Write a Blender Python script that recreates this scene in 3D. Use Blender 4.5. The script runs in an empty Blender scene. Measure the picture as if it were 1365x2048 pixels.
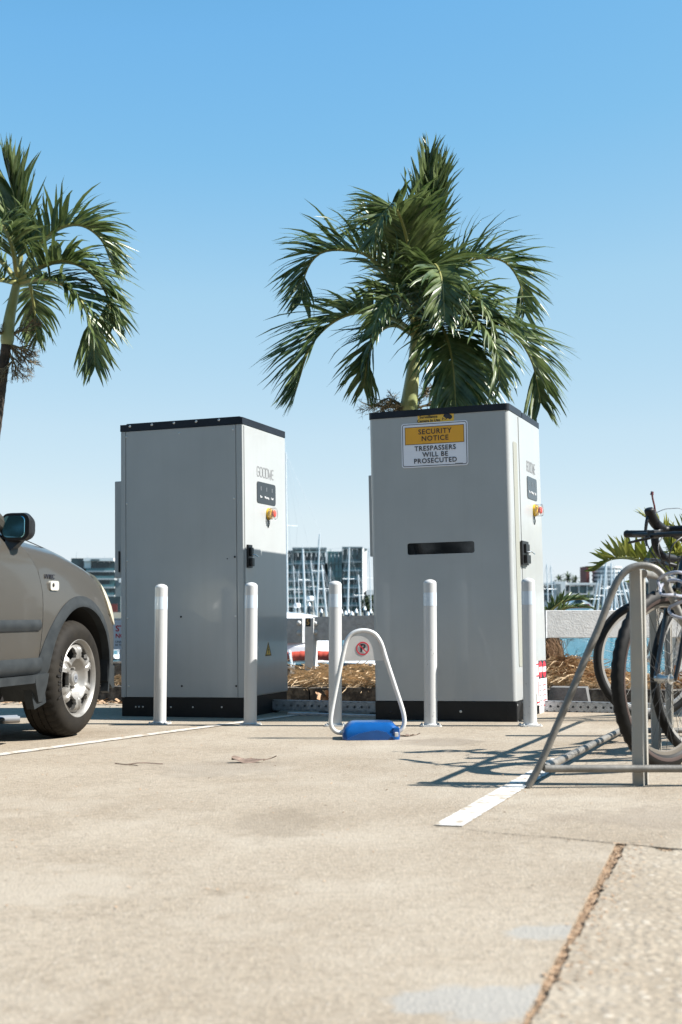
import bpy, bmesh, math, random
from mathutils import Vector as V, Matrix as M, noise, geometry
R = math.radians
scene = bpy.context.scene
C = scene.collection
rng = random.Random(7)

# ------------------------------------------------------------------ camera, sky, sun, exposure
F = 2650.0                      # focal length in pixels of the 1365 x 2048 frame
H = 0.72                        # camera height
PITCH = math.atan(198 / F)
cd = bpy.data.cameras.new('camera'); cam = bpy.data.objects.new('camera', cd); C.objects.link(cam)
cam.location = (0, 0, H); cam.rotation_euler = (R(90) + PITCH, 0, 0)
cd.sensor_fit = 'VERTICAL'; cd.sensor_height = 36; cd.lens = F / 2048 * 36
cd.clip_start = .1; cd.clip_end = 6000
cd.dof.use_dof = True; cd.dof.focus_distance = 8.7; cd.dof.aperture_fstop = 4.0
scene.camera = cam

SUN_EL, SUN_AZ = R(45), math.atan2(-.16, .987)      # azimuth from +X
w = bpy.data.worlds.new('World'); scene.world = w; w.use_nodes = True
nt = w.node_tree; bg = nt.nodes['Background']
sky = nt.nodes.new('ShaderNodeTexSky'); sky.sky_type = 'NISHITA'; sky.sun_disc = False
sky.sun_elevation = SUN_EL; sky.sun_rotation = R(90) - SUN_AZ
sky.air_density = .6; sky.dust_density = 0; sky.ozone_density = 6; sky.altitude = 0
# film-like response of the whole sky, so that its blue stays even from the zenith to the horizon
m0 = nt.nodes.new('ShaderNodeVectorMath'); m0.operation = 'SCALE'; m0.inputs[3].default_value = .1
m1 = nt.nodes.new('ShaderNodeVectorMath'); m1.operation = 'SCALE'; m1.inputs[3].default_value = 5.0
cv = nt.nodes.new('ShaderNodeRGBCurve')
for ch, pts in enumerate((((.04, .07), (.057, .165), (.07, .215), (.095, .37), (.153, .54), (.241, .685), (.364, .75), (1, .86)), ((.05, .14), (.09, .33), (.116, .45), (.139, .505), (.187, .625), (.291, .735), (.42, .82), (.6, .85), (1, .92)), ((.12, .27), (.2, .60), (.261, .79), (.39, .835), (.54, .87), (.7, .895), (1, .93)))):
    c_ = cv.mapping.curves[ch]; c_.points[0].location = (0, 0); c_.points[1].location = pts[-1]
    for q in pts[:-1]: c_.points.new(*q)
    for q in c_.points: q.handle_type = 'VECTOR'
cv.mapping.update()
for a_, b_ in ((sky.outputs[0], m0.inputs[0]), (m0.outputs[0], cv.inputs['Color']), (cv.outputs[0], m1.inputs[0]), (m1.outputs[0], bg.inputs[0])): nt.links.new(a_, b_)
bg.inputs[1].default_value = .091
ld = bpy.data.lights.new('sun', 'SUN'); ld.energy = 5.0; ld.angle = R(.53); ld.color = (1, .955, .89)
sun = bpy.data.objects.new('sun', ld); C.objects.link(sun); sun.location = (30, -5, 30)
sun.rotation_euler = V((math.cos(SUN_EL) * math.cos(SUN_AZ), math.cos(SUN_EL) * math.sin(SUN_AZ), math.sin(SUN_EL))).to_track_quat('Z', 'Y').to_euler()
vs = scene.view_settings
vs.view_transform = 'Standard'; vs.look = 'None'; vs.gamma = 1; vs.exposure = 1.2; vs.use_curve_mapping = False

# ------------------------------------------------------------------ measuring helpers (photo pixel -> place)
CA, SA = math.cos(PITCH), math.sin(PITCH)
CAMP = V((0, 0, H)); SL = .012
def ray(u, v):
    y = -(v - 1024) / F
    return V(((u - 682.5) / F, CA - y * SA, SA + y * CA))
def P(u, v, Y):
    d = ray(u, v); return CAMP + d * (Y / d.y)
def gz(x): return SL * x
def G(u, v, h=0):
    d = ray(u, v); t = (h - H) / (d.z - SL * d.x); return CAMP + d * t

# ------------------------------------------------------------------ object helpers
def setp(o, label=None, cat=None, group=None, kind=None):
    if label: o['label'] = label
    if cat: o['category'] = cat
    if group: o['group'] = group
    if kind: o['kind'] = kind
    return o
def thing(name, label, cat, loc=(0, 0, 0), group=None, mat4=None):
    o = bpy.data.objects.new(name, None); C.objects.link(o)
    if mat4 is not None: o.matrix_world = mat4
    else: o.location = loc
    o.empty_display_size = .1
    return setp(o, label, cat, group)
def link(name, me, parent=None, loc=None):
    o = bpy.data.objects.new(name, me); C.objects.link(o)
    if parent: o.parent = parent
    if loc is not None: o.location = loc
    return o
def obj(name, bm, mats, parent=None, angle=40, loc=None, rot=None):
    bmesh.ops.recalc_face_normals(bm, faces=bm.faces)
    me = bpy.data.meshes.new(name); bm.to_mesh(me); bm.free()
    for m in (mats if isinstance(mats, (list, tuple)) else [mats]): me.materials.append(m)
    if angle:
        me.shade_smooth(); me.set_sharp_from_angle(angle=R(angle))
    o = link(name, me, parent, loc)
    if angle and name not in ('cutter', 'body') and (name != 'shell' or parent.get('label', '').startswith('grey')): o.modifiers.new('weighted', 'WEIGHTED_NORMAL').keep_sharp = True
    if rot is not None: o.rotation_euler = rot
    return o
def soup(name, vs_, fs, mats, parent=None, smooth=False, mi=None):
    me = bpy.data.meshes.new(name); me.from_pydata([tuple(x) for x in vs_], [], fs)
    for m in (mats if isinstance(mats, (list, tuple)) else [mats]): me.materials.append(m)
    if mi: me.polygons.foreach_set('material_index', mi)
    if smooth: me.shade_smooth()
    me.update()
    return link(name, me, parent)
def B(): return bmesh.new()
def merge(bm, t, mat4=None, mi=0):
    mp = {}
    for v in t.verts: mp[v] = bm.verts.new(mat4 @ v.co if mat4 else v.co)
    for f in t.faces:
        try:
            n = bm.faces.new([mp[v] for v in f.verts]); n.material_index = mi
        except ValueError: pass
    t.free(); return bm
def box(bm, lo, hi, bev=0, seg=2, mat4=None, mi=0):
    t = B(); bmesh.ops.create_cube(t, size=1)
    for v in t.verts: v.co = V([(lo[i] + hi[i]) / 2 + v.co[i] * (hi[i] - lo[i]) for i in range(3)])
    if bev: bmesh.ops.bevel(t, geom=list(t.edges), offset=bev, segments=seg, affect='EDGES', profile=.5)
    return merge(bm, t, mat4, mi)
def vbox(bm, lo, hi, bev, seg=4, mat4=None, mi=0, edges='z'):
    """box with only the edges along one axis rounded"""
    t = B(); bmesh.ops.create_cube(t, size=1); ax = 'xyz'.index(edges)
    for v in t.verts: v.co = V([(lo[i] + hi[i]) / 2 + v.co[i] * (hi[i] - lo[i]) for i in range(3)])
    es = [e for e in t.edges if abs((e.verts[0].co - e.verts[1].co).normalized()[ax]) > .9]
    bmesh.ops.bevel(t, geom=es, offset=bev, segments=seg, affect='EDGES', profile=.5)
    return merge(bm, t, mat4, mi)
def spline(pts, n):
    pts = [V(p) for p in pts]; q = [pts[0] * 2 - pts[1]] + pts + [pts[-1] * 2 - pts[-2]]
    out = []; m = len(pts) - 1
    for i in range(n + 1):
        x = i / n * m; k = min(int(x), m - 1); t = x - k
        a, b, c, d = q[k:k + 4]
        out.append(.5 * ((2 * b) + (c - a) * t + (2 * a - 5 * b + 4 * c - d) * t * t + (3 * b - a - 3 * c + d) * t ** 3))
    return out
def tube(bm, pts, r, n=8, closed=False, cap=True, mat4=None, mi=0, up=None):
    pts = [V(p) for p in pts]; L = len(pts); rings = []
    rr = r if isinstance(r, (list, tuple)) else [r] * L
    prev = None
    for i, p in enumerate(pts):
        a = pts[(i - 1) % L] if (closed or i) else p; b = pts[(i + 1) % L] if (closed or i < L - 1) else p
        t = (b - a).normalized()
        if prev is None:
            ref = V((0, 0, 1)) if abs(t.z) < .9 else V((1, 0, 0))
            if up: ref = V(up)
            x = t.cross(ref).normalized()
        else: x = (prev - t * prev.dot(t)).normalized()
        prev = x; y = t.cross(x)
        ring = []
        for k in range(n):
            co = p + (x * math.cos(2 * math.pi * k / n) + y * math.sin(2 * math.pi * k / n)) * rr[i]
            ring.append(bm.verts.new(mat4 @ co if mat4 else co))
        rings.append(ring)
    for i in range(L if closed else L - 1):
        a, b = rings[i], rings[(i + 1) % L]
        for k in range(n):
            f = bm.faces.new((a[k], a[(k + 1) % n], b[(k + 1) % n], b[k])); f.material_index = mi
    if cap and not closed:
        for ring in (rings[0], rings[-1]):
            f = bm.faces.new(ring); f.material_index = mi
    return bm
def lathe(bm, prof, n=24, mat4=None, mi=0, rmod=None):
    """profile of (radius, height) about z"""
    rings = []
    for r, z in prof:
        if r < 1e-6: rings.append([bm.verts.new(mat4 @ V((0, 0, z)) if mat4 else V((0, 0, z)))]); continue
        ring = []
        for k in range(n):
            a = 2 * math.pi * k / n; q = r + (rmod(r, z, k) if rmod else 0)
            co = V((q * math.cos(a), q * math.sin(a), z)); ring.append(bm.verts.new(mat4 @ co if mat4 else co))
        rings.append(ring)
    for a, b in zip(rings, rings[1:]):
        for k in range(n):
            k2 = (k + 1) % n
            if len(a) == 1 and len(b) == 1: continue
            if len(a) == 1: q = (a[0], b[k], b[k2])
            elif len(b) == 1: q = (a[k], a[k2], b[0])
            else: q = (a[k], a[k2], b[k2], b[k])
            f = bm.faces.new(q); f.material_index = mi
    return bm
def prism(bm, poly, z0, z1, mat4=None, mi=0):
    """2-D outline extruded along z"""
    T = (lambda c: mat4 @ c) if mat4 else (lambda c: c)
    a = [bm.verts.new(T(V((x, y, z0)))) for x, y in poly]; b = [bm.verts.new(T(V((x, y, z1)))) for x, y in poly]
    n = len(poly)
    for k in range(n):
        f = bm.faces.new((a[k], a[(k + 1) % n], b[(k + 1) % n], b[k])); f.material_index = mi
    tris = geometry.tessellate_polygon([[V((x, y, 0)) for x, y in poly]])
    for t in tris:
        for ring in (a, b):
            try:
                f = bm.faces.new([ring[i] for i in t]); f.material_index = mi
            except ValueError: pass
    return bm
def loft(bm, rings, mi=0, closed=True, cap=True):
    vr = [[bm.verts.new(p) for p in r] for r in rings]; n = len(vr[0])
    for a, b in zip(vr, vr[1:]):
        for k in range(n if closed else n - 1):
            f = bm.faces.new((a[k], a[(k + 1) % n], b[(k + 1) % n], b[k])); f.material_index = mi
    if cap and closed:
        for r in (vr[0], vr[-1]):
            f = bm.faces.new(r); f.material_index = mi
    return bm
def ribbon(bm, pts, wd, z0, z1, closed=False, mat4=None, mi=0):
    """flat mitred stroke, for lettering and printed lines"""
    pts = [V((p[0], p[1])) for p in pts]; L = len(pts); l, r = [], []
    for i, p in enumerate(pts):
        a = pts[(i - 1) % L] if (closed or i) else None; b = pts[(i + 1) % L] if (closed or i < L - 1) else None
        d1 = (p - a).normalized() if a is not None else (b - p).normalized()
        d2 = (b - p).normalized() if b is not None else d1
        n1 = V((-d1.y, d1.x)); n2 = V((-d2.y, d2.x)); n = (n1 + n2)
        n = n.normalized() if n.length > 1e-6 else n1
        k = wd / 2 / max(.35, n.dot(n1)); l.append(p + n * k); r.append(p - n * k)
    T = (lambda x, y, z: mat4 @ V((x, y, z))) if mat4 else (lambda x, y, z: V((x, y, z)))
    q = [[bm.verts.new(T(p.x, p.y, z)) for p in s] for z in (z0, z1) for s in (l, r)]
    for i in range(L if closed else L - 1):
        j = (i + 1) % L
        for a, b in ((0, 1), (2, 3), (0, 2), (1, 3)):
            f = bm.faces.new((q[a][i], q[a][j], q[b][j], q[b][i])); f.material_index = mi
    return bm
def rrect(x0, y0, x1, y1, r, n=5):
    out = []
    for cx, cy, a0 in ((x1 - r, y1 - r, 0), (x0 + r, y1 - r, 90), (x0 + r, y0 + r, 180), (x1 - r, y0 + r, 270)):
        for k in range(n + 1):
            a = R(a0 + 90 * k / n); out.append((cx + r * math.cos(a), cy + r * math.sin(a)))
    return out
def circ(cx, cy, r, n=28): return [(cx + r * math.cos(2 * math.pi * k / n), cy + r * math.sin(2 * math.pi * k / n)) for k in range(n)]
def text(name, s, size, mat4, m, parent, bold=0, sx=1, depth=.0006, space=1, align='CENTER'):
    cu = bpy.data.curves.new(name, 'FONT'); cu.body = s; cu.size = size; cu.extrude = depth; cu.offset = bold * size
    cu.align_x = align; cu.align_y = 'CENTER'; cu.space_character = space; cu.resolution_u = 3
    t = bpy.data.objects.new(name, cu); C.objects.link(t)
    me = bpy.data.meshes.new_from_object(t.evaluated_get(bpy.context.evaluated_depsgraph_get()))
    bpy.data.objects.remove(t); bpy.data.curves.remove(cu)
    me.transform(mat4 @ M.Diagonal((sx, 1, 1, 1))); me.materials.clear(); me.materials.append(m)
    return link(name, me, parent)

# ------------------------------------------------------------------ materials
def mat(name, c, r=.5, m=0, var=.08, vs_=6, c2=None, lo=.35, hi=.65, bump=0, bs=60, coat=0, trans=0, transl=0, spec=.5, rvar=.1, gen=False, detail=6):
    ma = bpy.data.materials.new(name); ma.use_nodes = True; t = ma.node_tree; N = t.nodes; Lk = t.links
    p = N['Principled BSDF']; out = N['Material Output']
    tc = N.new('ShaderNodeTexCoord'); src = tc.outputs['Generated' if gen else 'Object']
    nz = N.new('ShaderNodeTexNoise'); nz.inputs['Scale'].default_value = vs_; nz.inputs['Detail'].default_value = detail; nz.inputs['Roughness'].default_value = .6
    Lk.new(src, nz.inputs['Vector'])
    cr = N.new('ShaderNodeValToRGB'); cr.color_ramp.elements[0].position = lo; cr.color_ramp.elements[1].position = hi
    a = c if c2 else tuple(x * (1 - var) for x in c); b = c2 or tuple(min(1, x * (1 + var)) for x in c)
    cr.color_ramp.elements[0].color = (*a, 1); cr.color_ramp.elements[1].color = (*b, 1)
    Lk.new(nz.outputs[0], cr.inputs[0]); Lk.new(cr.outputs[0], p.inputs['Base Color'])
    p.inputs['Metallic'].default_value = m; p.inputs['Specular IOR Level'].default_value = spec
    p.inputs['Coat Weight'].default_value = coat; p.inputs['Coat Roughness'].default_value = .06
    p.inputs['Transmission Weight'].default_value = trans
    mr = N.new('ShaderNodeMapRange'); mr.inputs[3].default_value = max(0, r - rvar * r); mr.inputs[4].default_value = min(1, r + rvar * r)
    Lk.new(nz.outputs[0], mr.inputs[0]); Lk.new(mr.outputs[0], p.inputs['Roughness'])
    if bump:
        n2 = N.new('ShaderNodeTexNoise'); n2.inputs['Scale'].default_value = bs; n2.inputs['Detail'].default_value = 5; Lk.new(src, n2.inputs['Vector'])
        bp = N.new('ShaderNodeBump'); bp.inputs['Strength'].default_value = bump; bp.inputs['Distance'].default_value = .01
        Lk.new(n2.outputs[0], bp.inputs['Height']); Lk.new(bp.outputs[0], p.inputs['Normal'])
    if transl:
        tr = N.new('ShaderNodeBsdfTranslucent'); Lk.new(cr.outputs[0], tr.inputs[0]); mx = N.new('ShaderNodeMixShader'); mx.inputs[0].default_value = transl
        g = N.new('ShaderNodeGamma'); Lk.new(p.outputs[0], mx.inputs[1]); Lk.new(tr.outputs[0], mx.inputs[2]); Lk.new(mx.outputs[0], out.inputs[0])
    return ma
def ground_mat(name, base, light, dark, pebble, psc, bump, stains=False):
    ma = bpy.data.materials.new(name); ma.use_nodes = True; t = ma.node_tree; N = t.nodes; Lk = t.links; p = N['Principled BSDF']
    tc = N.new('ShaderNodeTexCoord'); src = tc.outputs['Object']
    def nz(sc, det=6, ro=.6):
        n = N.new('ShaderNodeTexNoise'); n.inputs['Scale'].default_value = sc; n.inputs['Detail'].default_value = det; n.inputs['Roughness'].default_value = ro; Lk.new(src, n.inputs['Vector']); return n
    def ramp(i, *el):
        cr = N.new('ShaderNodeValToRGB')
        while len(cr.color_ramp.elements) < len(el): cr.color_ramp.elements.new(.5)
        for e, (ps, c) in zip(cr.color_ramp.elements, el): e.position = ps; e.color = (*c, 1) if len(c) == 3 else c
        Lk.new(i, cr.inputs[0]); return cr
    def mix(a, b, f, mode='MIX'):
        m = N.new('ShaderNodeMix'); m.data_type = 'RGBA'; m.blend_type = mode
        for sock, x in ((m.inputs[6], a), (m.inputs[7], b)):
            if isinstance(x, tuple): sock.default_value = (*x, 1)
            else: Lk.new(x, sock)
        if isinstance(f, float): m.inputs[0].default_value = f
        else: Lk.new(f, m.inputs[0])
        return m.outputs[2]
    big = ramp(nz(.9, 5).outputs[0], (.3, dark), (.5, base), (.72, light))
    fine = ramp(nz(38, 4, .7).outputs[0], (.3, (.68, .66, .63)), (.5, (1, 1, 1)), (.7, (1.18, 1.16, 1.13)))
    c = mix(big.outputs[0], fine.outputs[0], .8, 'MULTIPLY')
    vo = N.new('ShaderNodeTexVoronoi'); vo.inputs['Scale'].default_value = psc; Lk.new(src, vo.inputs['Vector'])
    hv = N.new('ShaderNodeSeparateColor'); Lk.new(vo.outputs['Color'], hv.inputs[0])
    peb = ramp(hv.outputs[0], (.0, (.34, .28, .21)), (.35, (.42, .37, .29)), (.6, (.27, .24, .20)), (.8, (.52, .47, .40)), (.93, (.15, .13, .11)))
    pm = ramp(vo.outputs['Distance'], (.25, (1, 1, 1)), (.5, (0, 0, 0)))
    pk = ramp(hv.outputs[1], (.45, (0, 0, 0)), (.5, (pebble,) * 3))
    mk = N.new('ShaderNodeMath'); mk.operation = 'MULTIPLY'; Lk.new(pm.outputs[0], mk.inputs[0]); Lk.new(pk.outputs[0], mk.inputs[1])
    c = mix(c, peb.outputs[0], mk.outputs[0])
    spots = ramp(nz(7, 3, .5).outputs[0], (.66, (0, 0, 0)), (.76, (.35, .35, .35)))
    c = mix(c, (.13, .10, .07), spots.outputs[0])
    pale = ramp(nz(1.1, 8, .72).outputs[0], (.48, (0, 0, 0)), (.66, (.62, .62, .62)))
    c = mix(c, (.352, .312, .255), pale.outputs[0])
    if stains:      # two worn spills of grey paint, and a few oil drips in the parking bays
        for (x, y), rx, ry, col, am, ns in (((.475, 3.02), .115, .085, (.262, .262, .25), .65, 9), ((.30, 2.50), .21, .115, (.265, .265, .255), .65, 7), ((-.55, 6.2), .30, .34, (.15, .125, .10), .28, 6), ((.55, 7.3), .22, .25, (.14, .115, .09), .4, 8), ((-.2, 4.6), .16, .3, (.17, .14, .105), .35, 7), ((1.2, 4.6), .5, .25, (.19, .155, .12), .4, 5), ((-.9, 3.6), .35, .3, (.335, .295, .24), .5, 6)):
            mp = N.new('ShaderNodeMapping'); mp.inputs['Location'].default_value = (-x / rx, -y / ry, 0); mp.inputs['Scale'].default_value = (1 / rx, 1 / ry, 0); Lk.new(src, mp.inputs[0])
            ln = N.new('ShaderNodeVectorMath'); ln.operation = 'LENGTH'; Lk.new(mp.outputs[0], ln.inputs[0])
            ad = N.new('ShaderNodeMath'); ad.operation = 'MULTIPLY_ADD'; Lk.new(nz(ns, 7, .65).outputs[0], ad.inputs[0]); ad.inputs[1].default_value = 2.6; Lk.new(ln.outputs[1], ad.inputs[2])
            mr = N.new('ShaderNodeMapRange'); mr.inputs[1].default_value = 2.42; mr.inputs[2].default_value = 2.05; mr.inputs[4].default_value = am; Lk.new(ad.outputs[0], mr.inputs[0])
            c = mix(c, col, mr.outputs[0])
    Lk.new(c, p.inputs['Base Color']); p.inputs['Roughness'].default_value = .9; p.inputs['Specular IOR Level'].default_value = .25
    hm = N.new('ShaderNodeMath'); hm.operation = 'ADD'; Lk.new(nz(60, 5, .7).outputs[0], hm.inputs[0]); Lk.new(pm.outputs[0], hm.inputs[1])
    bp = N.new('ShaderNodeBump'); bp.inputs['Strength'].default_value = bump; bp.inputs['Distance'].default_value = .006
    Lk.new(hm.outputs[0], bp.inputs['Height']); Lk.new(bp.outputs[0], p.inputs['Normal'])
    return ma
def add_streaks(ma, amt):
    t = ma.node_tree; N = t.nodes; p = N['Principled BSDF']; old = p.inputs['Base Color'].links[0].from_socket
    tc = N.new('ShaderNodeTexCoord'); mp = N.new('ShaderNodeMapping'); mp.inputs['Scale'].default_value = (9, 9, .6); t.links.new(tc.outputs['Object'], mp.inputs[0])
    n = N.new('ShaderNodeTexNoise'); n.inputs['Scale'].default_value = 1; n.inputs['Detail'].default_value = 7; n.inputs['Roughness'].default_value = .7; t.links.new(mp.outputs[0], n.inputs['Vector'])
    cr = N.new('ShaderNodeValToRGB'); cr.color_ramp.elements[0].position = .48; cr.color_ramp.elements[0].color = (1, 1, 1, 1); cr.color_ramp.elements[1].position = .80; cr.color_ramp.elements[1].color = (1 - amt, 1 - amt * 1.08, 1 - amt * 1.2, 1)
    t.links.new(n.outputs[0], cr.inputs[0]); m = N.new('ShaderNodeMix'); m.data_type = 'RGBA'; m.blend_type = 'MULTIPLY'; m.inputs[0].default_value = 1; t.links.new(old, m.inputs[6]); t.links.new(cr.outputs[0], m.inputs[7]); t.links.new(m.outputs[2], p.inputs['Base Color'])
K = {}
K['concrete'] = ground_mat('aggregate_concrete', (.272, .230, .178), (.310, .268, .213), (.225, .183, .135), .5, 95, .3, True)
K['slab'] = ground_mat('pale_pebble_concrete', (.275, .232, .178), (.315, .270, .213), (.24, .198, .148), .6, 44, .4)
K['dirt'] = mat('joint_dirt', (.17, .11, .065), .95, c2=(.34, .23, .14), vs_=30, bump=.6, bs=90)
K['soil'] = mat('bed_soil', (.12, .08, .045), .95, c2=(.36, .26, .15), vs_=22, bump=.8, bs=40)
K['straw'] = mat('dry_straw', (.30, .21, .12), .7, c2=(.74, .58, .39), vs_=55, lo=.32, hi=.62, detail=3)
K['deadleaf'] = mat('dead_leaf', (.14, .075, .04), .6, c2=(.40, .25, .14), vs_=40)
K['leaflit'] = mat('leaf_bits', (.22, .12, .06), .8, c2=(.44, .32, .21), vs_=70, lo=.3, hi=.7)
K['greyleaf'] = mat('withered_leaf', (.10, .07, .055), .8, c2=(.24, .17, .13), vs_=20)
K['kerb'] = mat('weathered_kerb', (.035, .030, .026), .95, c2=(.24, .21, .17), vs_=11, lo=.46, hi=.8, bump=.7, bs=50)
K['rock'] = mat('rough_stone', (.10, .09, .08), .95, c2=(.26, .24, .22), vs_=14, bump=.8, bs=30)
K['wheelstop'] = mat('dark_concrete', (.09, .09, .09), .9, c2=(.15, .15, .15), vs_=16, bump=.4, bs=70)
K['line'] = mat('worn_line_paint', (.30, .25, .19), .8, c2=(.54, .535, .515), vs_=24, lo=.40, hi=.54, bump=.2, bs=80)
K['oldline'] = mat('faded_line_paint', (.30, .245, .18), .85, c2=(.50, .475, .435), vs_=22, lo=.38, hi=.56, bump=.2, bs=80)
K['stain'] = mat('grey_paint_spill', (.275, .225, .168), .8, c2=(.262, .262, .255), vs_=9, lo=.38, hi=.56)
K['cab'] = mat('cabinet_enamel', (.355, .37, .368), .38, var=.035, vs_=2.2, coat=.35, spec=.5, bump=.03, bs=9)
add_streaks(K['cab'], .055)
K['cabdark'] = mat('plinth_enamel', (.009, .010, .011), .5, var=.25, vs_=7, bump=.05, spec=.3)
K['cap'] = mat('cap_enamel', (.008, .011, .018), .42, var=.2, vs_=5, spec=.35)
K['black'] = mat('black_plastic', (.012, .012, .013), .42, var=.2)
K['gloss'] = mat('black_glass', (.006, .007, .009), .05, var=.1, spec=.8)
K['silver'] = mat('zinc_screw', (.62, .62, .60), .35, m=.8, var=.1)
K['print'] = mat('dark_print', (.02, .022, .03), .6, var=.1)
K['greyprint'] = mat('grey_print', (.20, .205, .21), .5, var=.05)
K['dim'] = mat('dim_print', (.10, .11, .12), .5, var=.05)
K['whiteprint'] = mat('white_print', (.75, .77, .78), .5, var=.05)
K['yellow'] = mat('yellow_sticker', (.72, .44, .06), .5, var=.06)
K['amber'] = mat('amber_sign', (.74, .36, .03), .45, var=.05)
K['signwhite'] = mat('sign_white', (.74, .75, .80), .4, var=.03)
K['pinkwhite'] = mat('label_white', (.74, .70, .69), .5, var=.03)
K['red'] = mat('red_print', (.60, .03, .05), .5, var=.08)
K['stopred'] = mat('stop_button_red', (.62, .07, .05), .35, var=.08)
K['stopyel'] = mat('stop_collar_yellow', (.80, .48, .03), .35, var=.08)
K['clear'] = mat('clear_guard', (.95, .95, .95), .05, var=.01, trans=.95)
K['vent'] = mat('vent_mesh', (.25, .26, .22), .7, var=.05)
K['bollard'] = mat('white_bollard_paint', (.50, .505, .50), .3, var=.015, vs_=5, coat=.1, rvar=.1)
add_streaks(K['bollard'], .07)
K['scuff'] = mat('scuff_marks', (.12, .11, .10), .8, var=.3)
K['band'] = mat('reflective_band', (.55, .62, .68), .25, var=.05, coat=.4)
K['alu'] = mat('painted_tube', (.60, .60, .585), .38, m=.15, var=.07, vs_=18)
K['panel'] = mat('barrier_panel', (.54, .52, .49), .5, var=.08, vs_=9)
K['blue'] = mat('blue_plastic', (.002, .068, .25), .3, var=.1, vs_=12, coat=.15)
K['galv'] = mat('galvanised_steel', (.36, .39, .42), .42, m=.7, var=.2, vs_=22)
K['rack'] = mat('galvanised_rack', (.19, .18, .162), .5, m=.3, var=.2, vs_=16, bump=.1, bs=120)
K['rackpost'] = mat('painted_rack_post', (.30, .30, .28), .55, m=.1, c2=(.36, .33, .28), vs_=7)
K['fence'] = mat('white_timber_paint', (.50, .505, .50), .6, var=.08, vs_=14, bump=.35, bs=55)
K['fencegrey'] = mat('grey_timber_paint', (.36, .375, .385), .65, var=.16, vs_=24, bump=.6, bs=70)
K['paint'] = mat('taupe_car_paint', (.080, .074, .064), .30, m=.3, var=.015, vs_=2, coat=.5, rvar=.02)
K['clad'] = mat('grey_car_plastic', (.020, .024, .027), .6, c2=(.032, .037, .040), vs_=12, spec=.2)
K['rubber'] = mat('tyre_rubber', (.011, .010, .009), .7, c2=(.024, .021, .017), vs_=5, bump=.12, bs=140, spec=.15)
K['rim'] = mat('steel_wheel', (.22, .212, .197), .42, m=.45, c2=(.31, .30, .285), vs_=9)
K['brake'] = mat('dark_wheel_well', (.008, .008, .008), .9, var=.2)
K['lens'] = mat('yellowed_lens', (.62, .57, .43), .28, c2=(.72, .68, .55), vs_=14, coat=.5)
K['marker'] = mat('marker_lens', (.46, .44, .39), .25, var=.06, coat=.4)
K['glass'] = mat('car_glass', (.01, .014, .016), .04, var=.05, spec=.9)
K['mirror'] = mat('mirror_glass', (.24, .52, .62), .03, m=1, var=.02)
K['trunk'] = mat('dark_palm_trunk', (.022, .018, .015), .9, c2=(.085, .065, .05), vs_=9, bump=1, bs=26)
K['shaft'] = mat('green_crownshaft', (.20, .24, .085), .4, c2=(.36, .38, .19), vs_=3)
K['leaf'] = mat('palm_leaf', (.028, .056, .010), .36, c2=(.16, .205, .075), vs_=5, transl=.28, detail=6, spec=.6)
K['leafb'] = mat('palm_leaf_yellow', (.10, .13, .015), .4, c2=(.25, .25, .05), vs_=4, transl=.35, detail=4)
K['rachis'] = mat('leaf_rib', (.17, .18, .05), .45, c2=(.27, .26, .09), vs_=5)
K['twig'] = mat('dry_flower_twig', (.12, .095, .055), .8, c2=(.26, .21, .13), vs_=12)
K['darktwig'] = mat('dark_twig', (.03, .022, .016), .9, var=.3)
K['chrome'] = mat('polished_metal', (.66, .66, .65), .2, m=1, var=.05)
K['boat'] = mat('boat_white', (.78, .79, .80), .3, var=.03, vs_=1, coat=.2)
K['boatred'] = mat('red_canvas', (.34, .035, .02), .8, c2=(.44, .06, .03), vs_=3, bump=.4, bs=6)
K['boatdark'] = mat('dark_hull', (.03, .045, .06), .3, var=.2)
K['mast'] = mat('alloy_mast', (.56, .58, .60), .4, m=.2, var=.06)
K['wire'] = mat('rigging_wire', (.34, .37, .40), .5, m=.3, var=.1)
K['tarp'] = mat('blue_canvas', (.03, .14, .30), .7, var=.15)
K['bldslab'] = mat('slab_edge', (.36, .39, .40), .6, var=.05, vs_=.2)
K['bldwhite'] = mat('building_render', (.60, .61, .61), .7, var=.05, vs_=.2)
K['bldgrey'] = mat('building_grey', (.15, .18, .19), .6, var=.08, vs_=.2)
K['bldglass'] = mat('teal_glass', (.018, .075, .085), .12, c2=(.05, .15, .16), vs_=.22, lo=.4, hi=.6, spec=.6)
K['blddark'] = mat('dark_glass', (.010, .028, .036), .15, c2=(.025, .055, .065), vs_=.3)
K['bldbal'] = mat('balcony_glass', (.04, .12, .14), .15, c2=(.08, .18, .20), vs_=.3)
K['bldbrick'] = mat('maroon_cladding', (.15, .035, .03), .7, var=.15)
K['farleaf'] = mat('far_foliage', (.02, .038, .014), .7, c2=(.06, .085, .03), vs_=.8)
K['shore'] = mat('far_bank', (.06, .065, .055), .9, c2=(.12, .12, .10), vs_=.1)
K['bikeblue'] = mat('blue_bike_paint', (.008, .09, .62), .25, var=.05, coat=.6)
K['bikered'] = mat('maroon_bike_paint', (.10, .012, .012), .3, var=.08, coat=.5)
K['bikegrey'] = mat('silver_bike_paint', (.35, .37, .40), .3, m=.4, var=.05)
K['bikerim'] = mat('bike_rim', (.55, .54, .52), .3, m=.6, var=.05)
K['creamrim'] = mat('worn_bike_rim', (.16, .14, .115), .45, m=.2, var=.1)
K['tape'] = mat('bar_tape', (.005, .005, .006), .5, var=.2, spec=.35)
K['bikerubber'] = mat('black_bike_tyre', (.006, .006, .006), .6, var=.2, spec=.25)
K['bikeblack'] = mat('black_bike_paint', (.012, .010, .010), .3, var=.1, coat=.5)
K['sidewall'] = mat('brown_sidewall', (.040, .022, .017), .7, var=.1)
K['reflector'] = mat('orange_reflector', (.75, .22, .02), .25, var=.05)
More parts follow.
